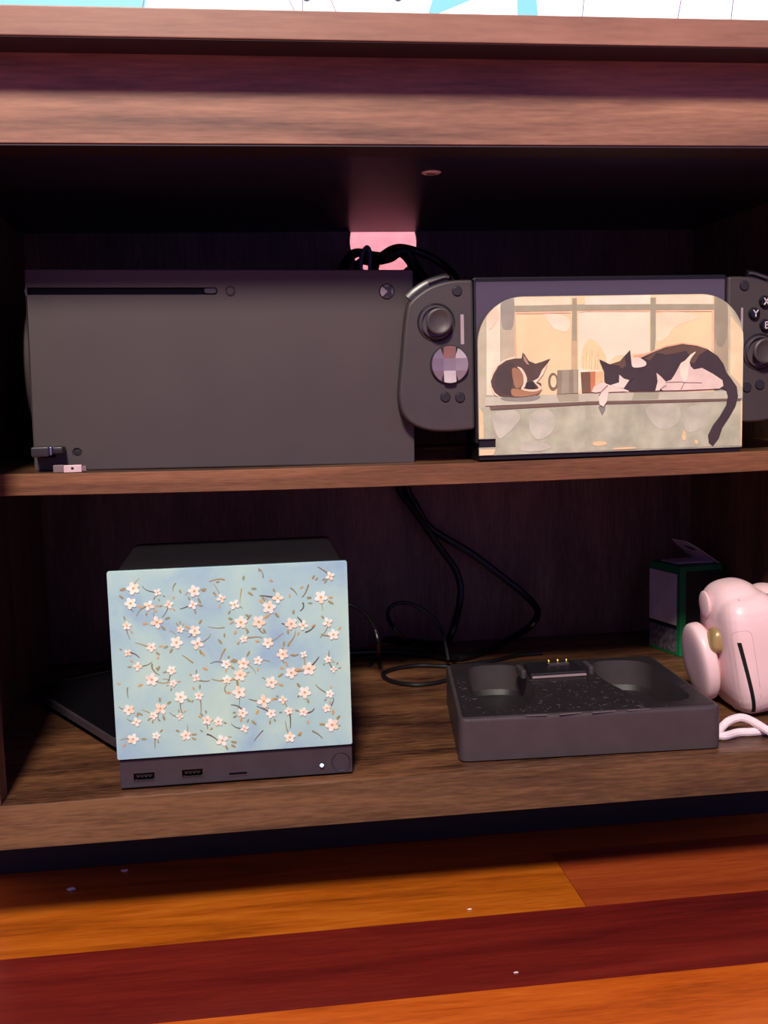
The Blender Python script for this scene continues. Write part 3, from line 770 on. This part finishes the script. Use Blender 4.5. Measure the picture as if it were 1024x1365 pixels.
# cover: a generic scatter of little flowers and leaves on mottled blue
blue = bpy.data.materials.new('cover_blue'); blue.use_nodes = True
nt = blue.node_tree; bb = nt.nodes['Principled BSDF']
tc = nt.nodes.new('ShaderNodeTexCoord'); nz = nt.nodes.new('ShaderNodeTexNoise'); nz.inputs['Scale'].default_value = 18; nz.inputs['Detail'].default_value = 7; nz.inputs['Distortion'].default_value = .6
rp = nt.nodes.new('ShaderNodeValToRGB'); rp.color_ramp.elements[0].position = .30; rp.color_ramp.elements[1].position = .66
rp.color_ramp.elements[0].color = lin((142, 178, 206)); rp.color_ramp.elements[1].color = lin((186, 222, 206))
k = rp.color_ramp.elements.new(.48); k.color = lin((168, 208, 208))
nt.links.new(tc.outputs['Object'], nz.inputs['Vector']); nt.links.new(nz.outputs['Fac'], rp.inputs['Fac']); nt.links.new(rp.outputs['Color'], bb.inputs['Base Color'])
bb.inputs['Roughness'].default_value = .5
fz0 = up(157, 1012).z
plate = prism('cover_plate', rrect(cx0 - .0002, cx1 + .0002, fz0, zq1 + .0002, .0014, 4), YQ - .0022, YQ + .0012, blue, cube, 'XZ', .0004)
YPr = YQ - .0022
rnd = random.Random(21)
bv_, bf_, bm_ = [], [], []       # blossoms
tv_, tf_, tm_ = [], [], []       # twigs
def disc(vs, fs, fm, x, z, rx, rz, ang, lay, mi, n=7):
    i0 = len(vs)
    for k in range(n):
        t = 2 * PI * k / n; u_, v_ = rx * math.cos(t), rz * math.sin(t)
        px_, pz_ = x + u_ * math.cos(ang) - v_ * math.sin(ang), z + u_ * math.sin(ang) + v_ * math.cos(ang)
        px_ = min(max(px_, cx0 + .0006), cx1 - .0006); pz_ = min(max(pz_, fz0 + .0008), zq1 - .0008)
        vs.append((px_, YPr - .0001 * lay, pz_))
    fs.append(tuple(range(i0, i0 + n))); fm.append(mi)
def twig(x, z, ang, ln_, wd, mi):
    seg_ = 7; cur = rnd.uniform(-1.4, 1.4); pts = []
    for k in range(seg_ + 1):
        pts.append((x, z, ang, wd * (1 - .6 * k / seg_)))
        ang += cur / seg_ + rnd.uniform(-.16, .16); x += math.cos(ang) * ln_ / seg_; z += math.sin(ang) * ln_ / seg_
    for k in range(seg_):
        (xa, za, aa, wa), (xb_, zb_, ab, wb_) = pts[k], pts[k + 1]
        q = [(xa - math.sin(aa) * wa, za + math.cos(aa) * wa), (xa + math.sin(aa) * wa, za - math.cos(aa) * wa), (xb_ + math.sin(ab) * wb_, zb_ - math.cos(ab) * wb_), (xb_ - math.sin(ab) * wb_, zb_ + math.cos(ab) * wb_)]
        if all(cx0 + .002 < p[0] < cx1 - .002 and fz0 + .002 < p[1] < zq1 - .002 for p in q):
            i0 = len(tv_)
            tv_.extend([(p[0], YPr - .00006 - 6e-7 * len(tf_), p[1]) for p in q]); tf_.append((i0, i0 + 1, i0 + 2, i0 + 3)); tm_.append(mi)
    return pts
NB = [0.0]
def blossom(x, z, s):
    NB[0] += .012
    a0 = rnd.uniform(0, 6.28); ns = rnd.choice((4, 5, 5))
    for k in range(ns):
        a = a0 + k * 2 * PI / ns
        disc(bv_, bf_, bm_, x + math.cos(a) * s * .62, z + math.sin(a) * s * .62, s * .52, s * .40, a, 5.2 + .10 * k + NB[0], rnd.choice((0, 0, 1, 2)))
    disc(bv_, bf_, bm_, x, z, s * .24, s * .24, 0, 6.0 + NB[0], 3, 6)
for i in range(10):
    for j in range(9):
        gx = cx0 + .007 + (cx1 - cx0 - .014) * (i + .5 + rnd.uniform(-.34, .34)) / 10; gz = fz0 + .006 + (zq1 - fz0 - .012) * (j + .5 + rnd.uniform(-.34, .34)) / 9
        s_ = rnd.uniform(.0022, .0044); a_ = rnd.uniform(0, 6.28)
        if rnd.random() < .78: blossom(gx, gz, s_)
        twig(gx, gz, a_, rnd.uniform(.006, .013), rnd.uniform(.0003, .0006), rnd.choice((0, 1, 2)))
        for k in range(rnd.choice((1, 2, 3))):          # little leaves round each flower
            b_ = a_ + rnd.uniform(.6, 5.4); d_ = s_ * rnd.uniform(1.5, 2.2)
            disc(bv_, bf_, bm_, gx + math.cos(b_) * d_, gz + math.sin(b_) * d_, s_ * rnd.uniform(.35, .6), s_ * .2, b_, 2.0 + .002 * len(bf_), rnd.choice((3, 4, 4)), 8)
def flipped(fs, vs):
    out_ = []
    for f in fs:
        a, b, c_ = [Vector(vs[f[k]]) for k in range(3)]
        out_.append(f if (b - a).cross(c_ - a).y < 0 else tuple(reversed(f)))
    return out_
finish('twig_print', tv_, flipped(tf_, tv_), None, plate, mats=[mat('print_ochre', (170, 152, 100), .5), mat('print_olive', (140, 134, 96), .5), mat('print_umber', (104, 84, 70), .5)], fmat=tm_)
finish('blossom_print', bv_, flipped(bf_, bv_), None, plate, mats=[mat('print_petal', (250, 240, 222), .5), mat('print_petal2', (244, 226, 200), .5), mat('print_petal3', (252, 246, 232), .5), mat('print_gold', (208, 168, 110), .5), mat('print_leaf', (158, 150, 104), .5)], fmat=bm_)

# ------------------------------------------------------------------ slim black device left of the cube
e1 = Vector((-.2008, .2364)); e2 = Vector((-.1045, .0745))
slim = thing('slim_device', (-.14, .2, ZS + .0002), 'flat slim black device lying slanted behind the floral cube on the left', 'electronic device')
poly = round_poly([(e1.x, e1.y), (e2.x, e2.y), (-.1035, .150), (-.020, .200), (-.085, .318)], .012)
prism('body', poly, ZS + .0062, ZS + .0126, mat('slim_black', (62, 54, 62), .35), slim, 'XY', .0012, 3)
prism('top_plate', round_poly([(e1.x + .004, e1.y - .001), (e2.x - .002, e2.y + .006), (-.107, .150), (-.024, .200), (-.086, .311)], .010), ZS + .0124, ZS + .0131, mat('slim_top', (14, 13, 17), .3), slim, 'XY', .0002)
for p in ((-.185, .225), (-.118, .115), (-.05, .21), (-.09, .29)):
    lathe('foot', (p[0], p[1], ZS + .0002), [(.005, 0), (.005, .0064)], black, slim, 'Z', 14)

# ------------------------------------------------------------------ charging dock tray
FL, FR, BR, BL = (.1378, .0165), (.3305, .0078), (.3345, .152), (.1565, .163)
chg = thing('charging_dock', (.24, .08, ZS + .0002), 'black controller charging dock with two deep wells and gold contact pins', 'charging dock')
cm = mat('charger_black', (66, 58, 60), .46, var=.05, bump=.06, bscale=2200)
zc1 = ZS + .0325
def bil(u_, v_):
    a = Vector(FL) * (1 - u_) + Vector(FR) * u_; b = Vector(BL) * (1 - u_) + Vector(BR) * u_
    p = a * (1 - v_) + b * v_; return (p.x, p.y)
def uvloop(pts, r): return round_poly([bil(*p) for p in pts], r, 6)
wl = uvloop([(.085, .10), (.27, .09), (.355, .45), (.335, .93), (.09, .93)], .022)
wr = uvloop([(.735, .10), (.93, .12), (.935, .90), (.67, .93), (.645, .60)], .022)
outer = round_poly([FL, FR, BR, BL], .0085, 6)
sl = []
for k in range(4):
    p, q = ((702, 954.5), (730, 953)), None
marks = [((702, 955), (730, 954)), ((747, 953.5), (776, 951)), ((791, 951), (822, 948.5)), ((838, 948), (867, 946))]
vents = []
for (p, q) in marks:
    a = atz(p[0], p[1], zc1); b = atz(q[0], q[1], zc1)
    vents.append([(a.x, a.y - .0006 + .002), (b.x, b.y - .0006 + .002), (b.x, b.y + .0006 + .002), (a.x, a.y + .0006 + .002)])
tray = holed('tray', outer, [wl, wr], ZS + .0012, zc1, cm, chg, 'XY', [ZS + .0075, ZS + .0075], .0032)
tray.data.materials.append(mat('charger_deck', (34, 30, 33), .5, var=.08, bump=.08, bscale=2200))
for p_ in tray.data.polygons:
    if p_.normal.z > .3 and (p_.normal.z > .95 or p_.center.z + OFF[tray.name].z < zc1 - .006): p_.material_index = 1
for (v, ) in [(q,) for q in vents]:
    prism('indicator_slot', v, zc1 - .0004, zc1 + .0003, mat('indicator_grey', (104, 92, 96), .4), chg, 'XY', 0, smooth=False)
prism('foot_plate', round_poly([bil(.03, .03), bil(.97, .03), bil(.97, .97), bil(.03, .97)], .006), ZS + .0002, ZS + .0013, black, chg, 'XY', 0)
# contact module: a sloped block with three gold pins and a bright front lip
mA, mB = atz(707, 903, zc1 + .0015), atz(783, 898, zc1 + .0015)
mod = prism('contact_block', [(mA.x, mA.y), (mB.x, mB.y), (mB.x - .002, mB.y + .034), (mA.x + .004, mA.y + .034)], zc1 - .001, zc1 + .0042, cbd, chg, 'XY', .0014, 3)
box('front_lip', mA.x + .0015, mB.x - .001, min(mA.y, mB.y) - .0012, max(mA.y, mB.y) + .0004, zc1 + .0004, zc1 + .0022, mat('lip_grey', (150, 128, 128), .3), mod, .0005)
for wx in (mA.x - .006, mB.x + .003):
    prism('guide_post', rrect(wx, wx + .0045, (mA.y + mB.y) / 2 + .004, (mA.y + mB.y) / 2 + .024, .002, 4), zc1 - .001, zc1 + .0058, cm, mod, 'XY', .001)
box('pin_carrier', .2345, .2520, .1220, .1262, zc1 + .0040, zc1 + .0062, mat('carrier', (60, 52, 58), .4), mod, .0004)
gold = mat('gold_pin', (255, 196, 96), .25, .9)
for px_ in (732, 744, 755.5):
    p = at(px_, 890, .1225)
    lathe('gold_pin', (p.x, .1235, zc1 + .0060), [(.0009, 0), (.0009, .0022), (.0005, .0030)], gold, mod, 'Z', 12)
# dust lying on the tray
dvs, dfs = [], []
rd = random.Random(5)
def inside(p, poly_):
    r = False
    for i in range(len(poly_)):
        (x1_, y1_), (x2_, y2_) = poly_[i - 1], poly_[i]
        if (y1_ > p[1]) != (y2_ > p[1]) and p[0] < (x2_ - x1_) * (p[1] - y1_) / (y2_ - y1_) + x1_: r = not r
    return r
n_ = 0
while n_ < 420:
    u_, v_ = rd.uniform(.03, .97), rd.uniform(.03, .66) ** 1.0
    p = bil(u_, v_)
    if inside(p, wl) or inside(p, wr): continue
    if u_ > .72 and rd.random() < .6: n_ += 1; continue
    s = rd.uniform(.00010, .00022); a = rd.uniform(0, 6.28); l = s * rd.choice((1, 1, 1, 2, 5, 12))
    dx, dy = math.cos(a), math.sin(a); i0 = len(dvs); z = zc1 + .0001
    for (e, f) in ((-l, -s * .6), (l, -s * .6), (l, s * .6), (-l, s * .6)):
        dvs.append((p[0] + dx * e - dy * f, p[1] + dy * e + dx * f, z))
    dvs.append((p[0], p[1], z + s)); 
    for q in range(4): dfs.append((i0 + q, i0 + (q + 1) % 4, i0 + 4))
    n_ += 1
tag(finish('dust', dvs, dfs, mat('dust_grey', (98, 88, 92), .9), chg), kind='stuff')

# ------------------------------------------------------------------ cardboard box with a hang tab
f0 = Vector((.4034, .2536)); ud = Vector((.0446, .0133)).normalized(); vd = Vector((-.0133, .0446)).normalized()
BW, BD, BH = .0205 * 2, .0465, .0885
ud = Vector((.985, .10)).normalized()
bxn = thing('cardboard_box', (.42, .28, ZS + .0002), 'small green edged cardboard box with raised hang tab behind the pink camera', 'box')
bz0 = ZS + .0002; bz1 = ZS + BH
BW = .0445
cor = [f0, f0 + ud * BW, f0 + ud * BW + vd * BD, f0 + vd * BD]
grn = mat('box_green', (16, 108, 62), .5); bwh = mat('box_offwhite', (196, 180, 180), .6, var=.05)
prism('carton', [(p.x, p.y) for p in cor], bz0, bz1, grn, bxn, 'XY', .0006)
def face_quad(name, a, b, u0, u1, h0, h1, m, off=.0003):
    d = (b - a); nrm = Vector((d.y, -d.x)).normalized()
    p, q = a + d * u0, a + d * u1
    v = [(p.x, p.y, h0), (q.x, q.y, h0), (q.x, q.y, h1), (p.x, p.y, h1)]
    v2 = [(x + nrm.x * off, y + nrm.y * off, z) for (x, y, z) in v]
    return finish(name, v + v2, [(0, 3, 2, 1), (4, 5, 6, 7), (0, 1, 5, 4), (1, 2, 6, 5), (2, 3, 7, 6), (3, 0, 4, 7)], m, bxn)
face_quad('side_label', cor[3], cor[0], .02, .90, bz0 + .030, bz1 - .008, bwh)
face_quad('side_label', cor[3], cor[0], .02, .90, bz0 + .003, bz0 + .026, mat('box_grey_label', (92, 84, 92), .6, var=.35, scale=220))
face_quad('side_band', cor[3], cor[0], .02, .90, bz0 + .026, bz0 + .030, mat('box_black', (16, 15, 20), .5))
face_quad('front_label', cor[0], cor[1], .14, 1.0, bz0 + .004, bz1 - .005, mat('box_black', (16, 15, 20), .5))
lathe('red_mark', (f0.x - .0065 + ud.x * .004, f0.y + .030, bz1), [(.0035, 0), (.0032, .0003)], mat('box_red', (150, 30, 36), .5), bxn, 'Z', 14)
# hang tab: card with a slotted hole, hinged on the far right edge and leaning back to the left
t_a = cor[1] + vd * .004; t_b = cor[2] - vd * .004
tl = .036
tabv = []
def tabp(s, h_):                  # s along hinge 0..1, h_ up the tab
    p = t_a * (1 - s) + t_b * s
    lean = Vector((-ud.x, -ud.y)) * (h_ * .80)
    return (p.x + lean.x, p.y + lean.y, bz1 + .0004 + h_ * .60)
def tab_mesh(name, outer_, hole_, m):
    loops = [[Vector((a_, b_, 0)) for (a_, b_) in outer_], [Vector((a_, b_, 0)) for (a_, b_) in hole_]]
    flat = outer_ + hole_
    tr = tessellate_polygon(loops)
    n = len(flat); V = [Vector(tabp(a_ / BD, b_)) for (a_, b_) in flat]; nn = Vector((.6, 0, .8)) * .0005
    F = [tuple(t) for t in tr] + [tuple(n + i for i in t[::-1]) for t in tr]
    for (st, ct) in ((0, len(outer_)), (len(outer_), len(hole_))):
        for i in range(ct): a_, b_ = st + i, st + (i + 1) % ct; F.append((a_, b_, n + b_, n + a_))
    return finish(name, [tuple(v) for v in V] + [tuple(v + nn) for v in V], F, m, bxn)
ho = [(BD * .5 + .009 * math.cos(t * PI / 8), tl * .60 + .0045 * math.sin(t * PI / 8)) for t in range(16)]
tab_mesh('hang_tab', [(0, 0), (BD, 0), (BD * .92, tl * .7), (BD * .8, tl), (BD * .25, tl), (BD * .1, tl * .7)], ho, mat('tab_grey', (206, 188, 192), .6))
prism('inner_flap', [(cor[0].x + .004, cor[0].y + .016), (cor[1].x - .001, cor[1].y + .012), (cor[2].x - .001, cor[2].y - .006), (cor[3].x + .010, cor[3].y - .006)], bz1 + .0001, bz1 + .0012, mat('flap_grey', (196, 180, 184), .6), bxn, 'XY', 0)

# ------------------------------------------------------------------ pink instant camera standing on its side
pink = mat('camera_pink', (243, 208, 208), .36, var=.015, scale=20, coat=.15)
lean = math.radians(-10)
CB = Vector((.3885, .112, ZS + .0004))
cam3 = empty('instant_camera', CB, 'pale pink rounded instant camera standing on its side beside the charging dock', 'camera', rot=(0, lean, 0))
OFF[cam3.name] = Vector((0, 0, 0))
def remeshed(name, pieces, voxel, it, m, parent):
    bm = bmesh.new()
    for pc in pieces:
        kind, c_, h_ = pc[0], Vector(pc[1]), Vector(pc[2])
        pw_ = pc[3] if len(pc) > 3 else 2.0
        axis = pc[4] if len(pc) > 4 else None
        r = bmesh.ops.create_uvsphere(bm, u_segments=48, v_segments=28, radius=1.0)
        for v in r['verts']:
            d = v.co.copy()
            if kind == 'box':                       # superquadric box with round edges
                l = (abs(d.x) ** pw_ + abs(d.y) ** pw_ + abs(d.z) ** pw_) ** (1 / pw_); d = d / l
            elif kind == 'barrel':                  # round in YZ, squared off along X
                rr_ = math.hypot(d.y, d.z); l = (abs(d.x) ** pw_ + rr_ ** pw_) ** (1 / pw_); d = d / l
            q = Vector((d.x * h_.x, d.y * h_.y, d.z * h_.z))
            if axis is not None: q = Matrix.Rotation(axis, 3, 'Y') @ q
            v.co = c_ + q
    me = bpy.data.meshes.new('tmp'); bm.to_mesh(me); bm.free()
    o = bpy.data.objects.new('tmp', me); COL.objects.link(o)
    md = o.modifiers.new('r', 'REMESH'); md.mode = 'VOXEL'; md.voxel_size = voxel
    ms = o.modifiers.new('s', 'SMOOTH'); ms.iterations = it; ms.factor = .5
    dg_ = bpy.context.evaluated_depsgraph_get(); dg_.update()
    ev = o.evaluated_get(dg_); m2 = ev.to_mesh()
    vs = [v.co.copy() for v in m2.vertices]; fs = [tuple(p.vertices) for p in m2.polygons]
    ev.to_mesh_clear(); bpy.data.objects.remove(o); bpy.data.meshes.remove(me)
    ob = finish(name, vs, fs, m, parent)
    ob.data.polygons.foreach_set('use_smooth', [True] * len(ob.data.polygons))
    return ob
mm = .001
camb = remeshed('body', [
    ('box', (9 * mm, -19 * mm, 49 * mm), (25 * mm, 35 * mm, 49 * mm), 4.0),
    ('box', (6.5 * mm, -14 * mm, 76 * mm), (23 * mm, 30 * mm, 30 * mm), 2.5),
    ('ell', (35 * mm, -14 * mm, 86 * mm), (13 * mm, 22 * mm, 10 * mm)),
    ('barrel', (-8 * mm, -4 * mm, 44 * mm), (16 * mm, 20 * mm, 24 * mm), 4.0)], .0011, 7, pink, cam3)
remeshed('lens_barrel', [('barrel', (-24.5 * mm, -8 * mm, 43 * mm), (7.5 * mm, 25 * mm, 32.5 * mm), 4.0)], .0011, 4, pink, cam3)
from mathutils.bvhtree import BVHTree
bo = OFF[camb.name]
tree = BVHTree.FromPolygons([v.co + bo for v in camb.data.vertices], [tuple(p.vertices) for p in camb.data.polygons])
def surf(x, z):
    h = tree.ray_cast(Vector((x, -.2, z)), Vector((0, 1, 0)))
    return h[0].y if h[0] is not None else -.03
def cl(px, py, Y):                 # photo point at depth Y -> the camera's own coordinates
    p = at(px, py, Y) - CB; c_, s_ = math.cos(lean), math.sin(lean)
    return Vector((p.x * c_ - p.z * s_, p.y, p.x * s_ + p.z * c_))
def on(px, py):                    # ... landing on the camera's skin
    o_ = cl(px, py, -.40); d_ = (cl(px, py, .10) - o_).normalized()
    h = tree.ray_cast(o_, d_)
    return h[0] if h[0] is not None else cl(px, py, CB.y - .05)
def patch(name, pts, m, lift=.0004, sink=.002):
    """thin inlay that follows the skin: pts are outline points in the camera's X/Z"""
    c_ = Vector((sum(p[0] for p in pts) / len(pts), sum(p[1] for p in pts) / len(pts)))
    top = [(x, surf(x, z) - lift, z) for (x, z) in pts]; bot = [(x, surf(x, z) + sink, z) for (x, z) in pts]
    n = len(pts); V = top + bot + [(c_.x, surf(c_.x, c_.y) - lift, c_.y)]
    F = [(i, (i + 1) % n, n + (i + 1) % n, n + i) for i in range(n)] + [((i + 1) % n, i, 2 * n) for i in range(n)]
    return finish(name, V, F, m, cam3)
g = on(957, 854)
gm = mat('button_gold', (176, 150, 100), .34, .3)
remeshed('shutter_button', [('box', (g.x, g.y + .002, g.z), (7.5 * mm, 9 * mm, 10 * mm), 2.8, .3)], .0006, 4, gm, cam3)
def strip(name, p, q, wd, m, lift=.0004, n=24):
    V, F = [], []
    for i in range(n + 1):
        t = i / n; x = p.x * (1 - t) + q.x * t; z = p.z * (1 - t) + q.z * t
        for (dx, up_) in ((-wd, 0), (wd, 0), (wd, 1), (-wd, 1)):
            V.append((x + dx, surf(x + dx, z) + (.0015 if not up_ else -lift), z))
    for i in range(n):
        for k in range(4): F.append((i * 4 + k, i * 4 + (k + 1) % 4, i * 4 + 4 + (k + 1) % 4, i * 4 + 4 + k))
    F += [(0, 3, 2, 1), (n * 4, n * 4 + 1, n * 4 + 2, n * 4 + 3)]
    return finish(name, V, F, m, cam3)
sa, sb = on(985.5, 857), on(1004, 949)
strip('film_slot', sa, sb, .0013, hole)
sx = (sa.x + sb.x) / 2
lp = rrect(sx - .0062, sx + .0075, sb.z - .002, sa.z + .009, .005, 6)
lp = [p for i in range(len(lp)) for p in [(lp[i][0] * (1 - t / 6) + lp[(i + 1) % len(lp)][0] * t / 6, lp[i][1] * (1 - t / 6) + lp[(i + 1) % len(lp)][1] * t / 6) for t in range(6)]]
tube('slot_outline', [(x, surf(x, z) + .00005, z) for (x, z) in lp + lp[:1]], .00022, mat('seam_pink', (206, 168, 170), .5), cam3, 1, 6)
ve = cl(1019, 812, .078)
remeshed('eyepiece', [('box', (ve.x + 4 * mm, ve.y, ve.z), (5 * mm, 14 * mm, 11 * mm), 4, -.1)], .0008, 3, mat('eyepiece_black', (18, 16, 18), .2), cam3)
f = on(944, 806)
remeshed('side_fin', [('ell', (f.x - .001, f.y + .004, f.z), (2.2 * mm, 10 * mm, 11 * mm), 2.0, .12)], .0008, 3, pink, cam3)
for (x, y, r_) in ((949.5, 885, .0011), (953.5, 888, .0012), (945.5, 890, .0006)):
    p = on(x, y)
    patch('sensor_hole', rrect(p.x - r_ * .7, p.x + r_ * .7, p.z - r_ * 1.6, p.z + r_ * 1.6, r_ * .4, 3), hole)
p = on(985, 800)
patch('reset_hole', rrect(p.x - .0005, p.x + .0005, p.z - .0005, p.z + .0005, .0004, 3), mat('seam_pink', (206, 168, 170), .5))
tube('wrist_strap', [Vector(Matrix.Rotation(-lean, 3, 'Y') @ (Vector(q) - CB)) for q in
     [atz(1075, 985, ZS + .003), atz(1045, 985, ZS + .004), atz(1024, 974, ZS + .006), atz(1004, 962, ZS + .010), atz(988, 956.5, ZS + .012), atz(972, 961, ZS + .010), atz(962, 970, ZS + .006), atz(957, 979, ZS + .0035), atz(966, 981, ZS + .0032), atz(984, 976.5, ZS + .0032), atz(1004, 975.5, ZS + .0032), atz(1030, 972, ZS + .0032), atz(1060, 960, ZS + .0034)]],
     .0031, mat('strap_white', (246, 222, 226), .6, bump=.4, bscale=900), cam3, 6, 10)

# ------------------------------------------------------------------ cables
def cable(pts, r, label, group=None, name='cable', m=rubber):
    o = tube(name, pts, r, m); tag(o, label, 'cable', group); return o
K = lambda x, y: (440 + x / 3.2, 640 + y / 3.2)
def kp(x, y, Y): return at(*K(x, y), Y)
def kz(x, y, z): return atz(*K(x, y), z)
zf = ZS
cable([(kp(292, 40, .350) + Vector((-.010, .004, .06))), kp(292, 25, .352), kp(345, 110, .346), kp(405, 195, .340), kp(470, 290, .335), kp(528, 370, .33), kp(556, 450, .325), kp(550, 540, .318), kp(520, 650, .30), kz(488, 700, zf + .008), kz(400, 694, zf + .006), kz(300, 684, zf + .006), kz(90, 668, zf + .006), kz(-30, 660, zf + .006)], .0036, 'thick black cable dropping behind middle shelf and bending left toward the cube')
cable([(kp(325, 40, .352) + Vector((-.006, .004, .06))), kp(328, 25, .354), kp(368, 110, .350), kp(415, 190, .347), kp(480, 240, .346), kp(600, 310, .345), kp(720, 400, .340), kp(830, 488, .33), kp(884, 555, .315), kp(862, 615, .295), kz(780, 670, zf + .0065), kz(650, 730, zf + .0045), kz(540, 757, zf + .0045), kz(400, 742, zf + .0045), kz(230, 732, zf + .0045), kz(60, 738, zf + .0045)], .0036, 'thick black cable swinging widest to the right below the middle shelf')
cable([kz(505, 768, zf + .0105), kp(492, 700, .262), kp(476, 640, .270), kp(420, 570, .275), kp(350, 530, .275), kp(292, 525, .272), kp(252, 550, .268), kp(250, 592, .262), kp(290, 650, .25), kz(350, 694, zf + .012), kz(440, 722, zf + .010), kz(560, 762, zf + .0095)], .0018, 'thin black cable curled into an upright loop between the cube and dock')
cable([kp(60, 528, .20), kp(100, 536, .20), kp(150, 570, .205), kp(190, 632, .21), kp(206, 700, .213), kz(200, 760, zf + .0022), kz(165, 790, zf + .0022)], .0018, 'thin black cable arching down just right of the floral cube')
cable([kz(905, 737, zf + .0022), kz(800, 748, zf + .0022), kz(680, 772, zf + .0022), kz(520, 792, zf + .0022), kz(380, 790, zf + .0022), kz(270, 806, zf + .0022), kz(226, 828, zf + .0022), kz(260, 856, zf + .0022), kz(350, 872, zf + .0022), kz(440, 866, zf + .0022), kz(530, 846, zf + .0022)], .0019, 'thin black cable lying in a flat bend left of the charging dock')
# bundle behind the consoles in the upper bay
U = lambda x, y: (420 + x / 4.267, 200 + y / 4.267)
def upt(x, y, Y): return at(*U(x, y), Y)
cable([upt(262, 760, .25), upt(262, 640, .25), upt(272, 580, .25), upt(296, 552, .25), upt(312, 580, .25), upt(312, 640, .25), upt(312, 760, .25)], .0018, 'thin grey cable looped upright above the back of the large console', m=mat('cable_grey', (88, 80, 96), .4))
cable([upt(330, 760, .29), upt(350, 640, .30), upt(400, 585, .31), upt(470, 555, .315), upt(560, 570, .315), upt(680, 620, .31), upt(780, 700, .30), upt(830, 800, .28)], .0036, 'thick black cable arching up in front of the back cut-out')
cable([upt(140, 700, .28), upt(220, 590, .29), upt(330, 600, .295), upt(420, 610, .30), upt(510, 575, .30), upt(560, 640, .30), upt(640, 760, .29)], .0042, 'thick black cable crossing low in front of the back cut-out')
cable([upt(230, 760, .30), upt(250, 640, .305), upt(330, 640, .31), upt(430, 620, .312), upt(480, 590, .312), upt(530, 630, .31), upt(590, 740, .30)], .0032, 'middle black cable tangled beneath the back cut-out')

# ------------------------------------------------------------------ crumbs under the cabinet
for (px_, py_, s, lb) in ((95, 1185, .0024, 'small white crumb on the dark floor under the cabinet, left end'), (166, 1160, .0020, 'small pale crumb on the dark floor farther under the cabinet'),
                         (626, 1211, .0012, 'tiny white crumb on the amber floor plank near its end joint'), (688, 1295, .0010, 'tiny white crumb on the deep red floor plank')):
    p = atz(px_, py_, .001)
    bm = bmesh.new(); bmesh.ops.create_icosphere(bm, subdivisions=2, radius=s)
    rc = random.Random(px_)
    for v in bm.verts: v.co = Vector((v.co.x * 1.5, v.co.y * .8, v.co.z * .5)) * rc.uniform(.75, 1.2) + Vector((p.x, p.y, s * .42))
    tag(from_bm('crumb', bm, mat('crumb_white', (216, 206, 200), .8)), lb, 'crumb', 'crumbs on the floor')
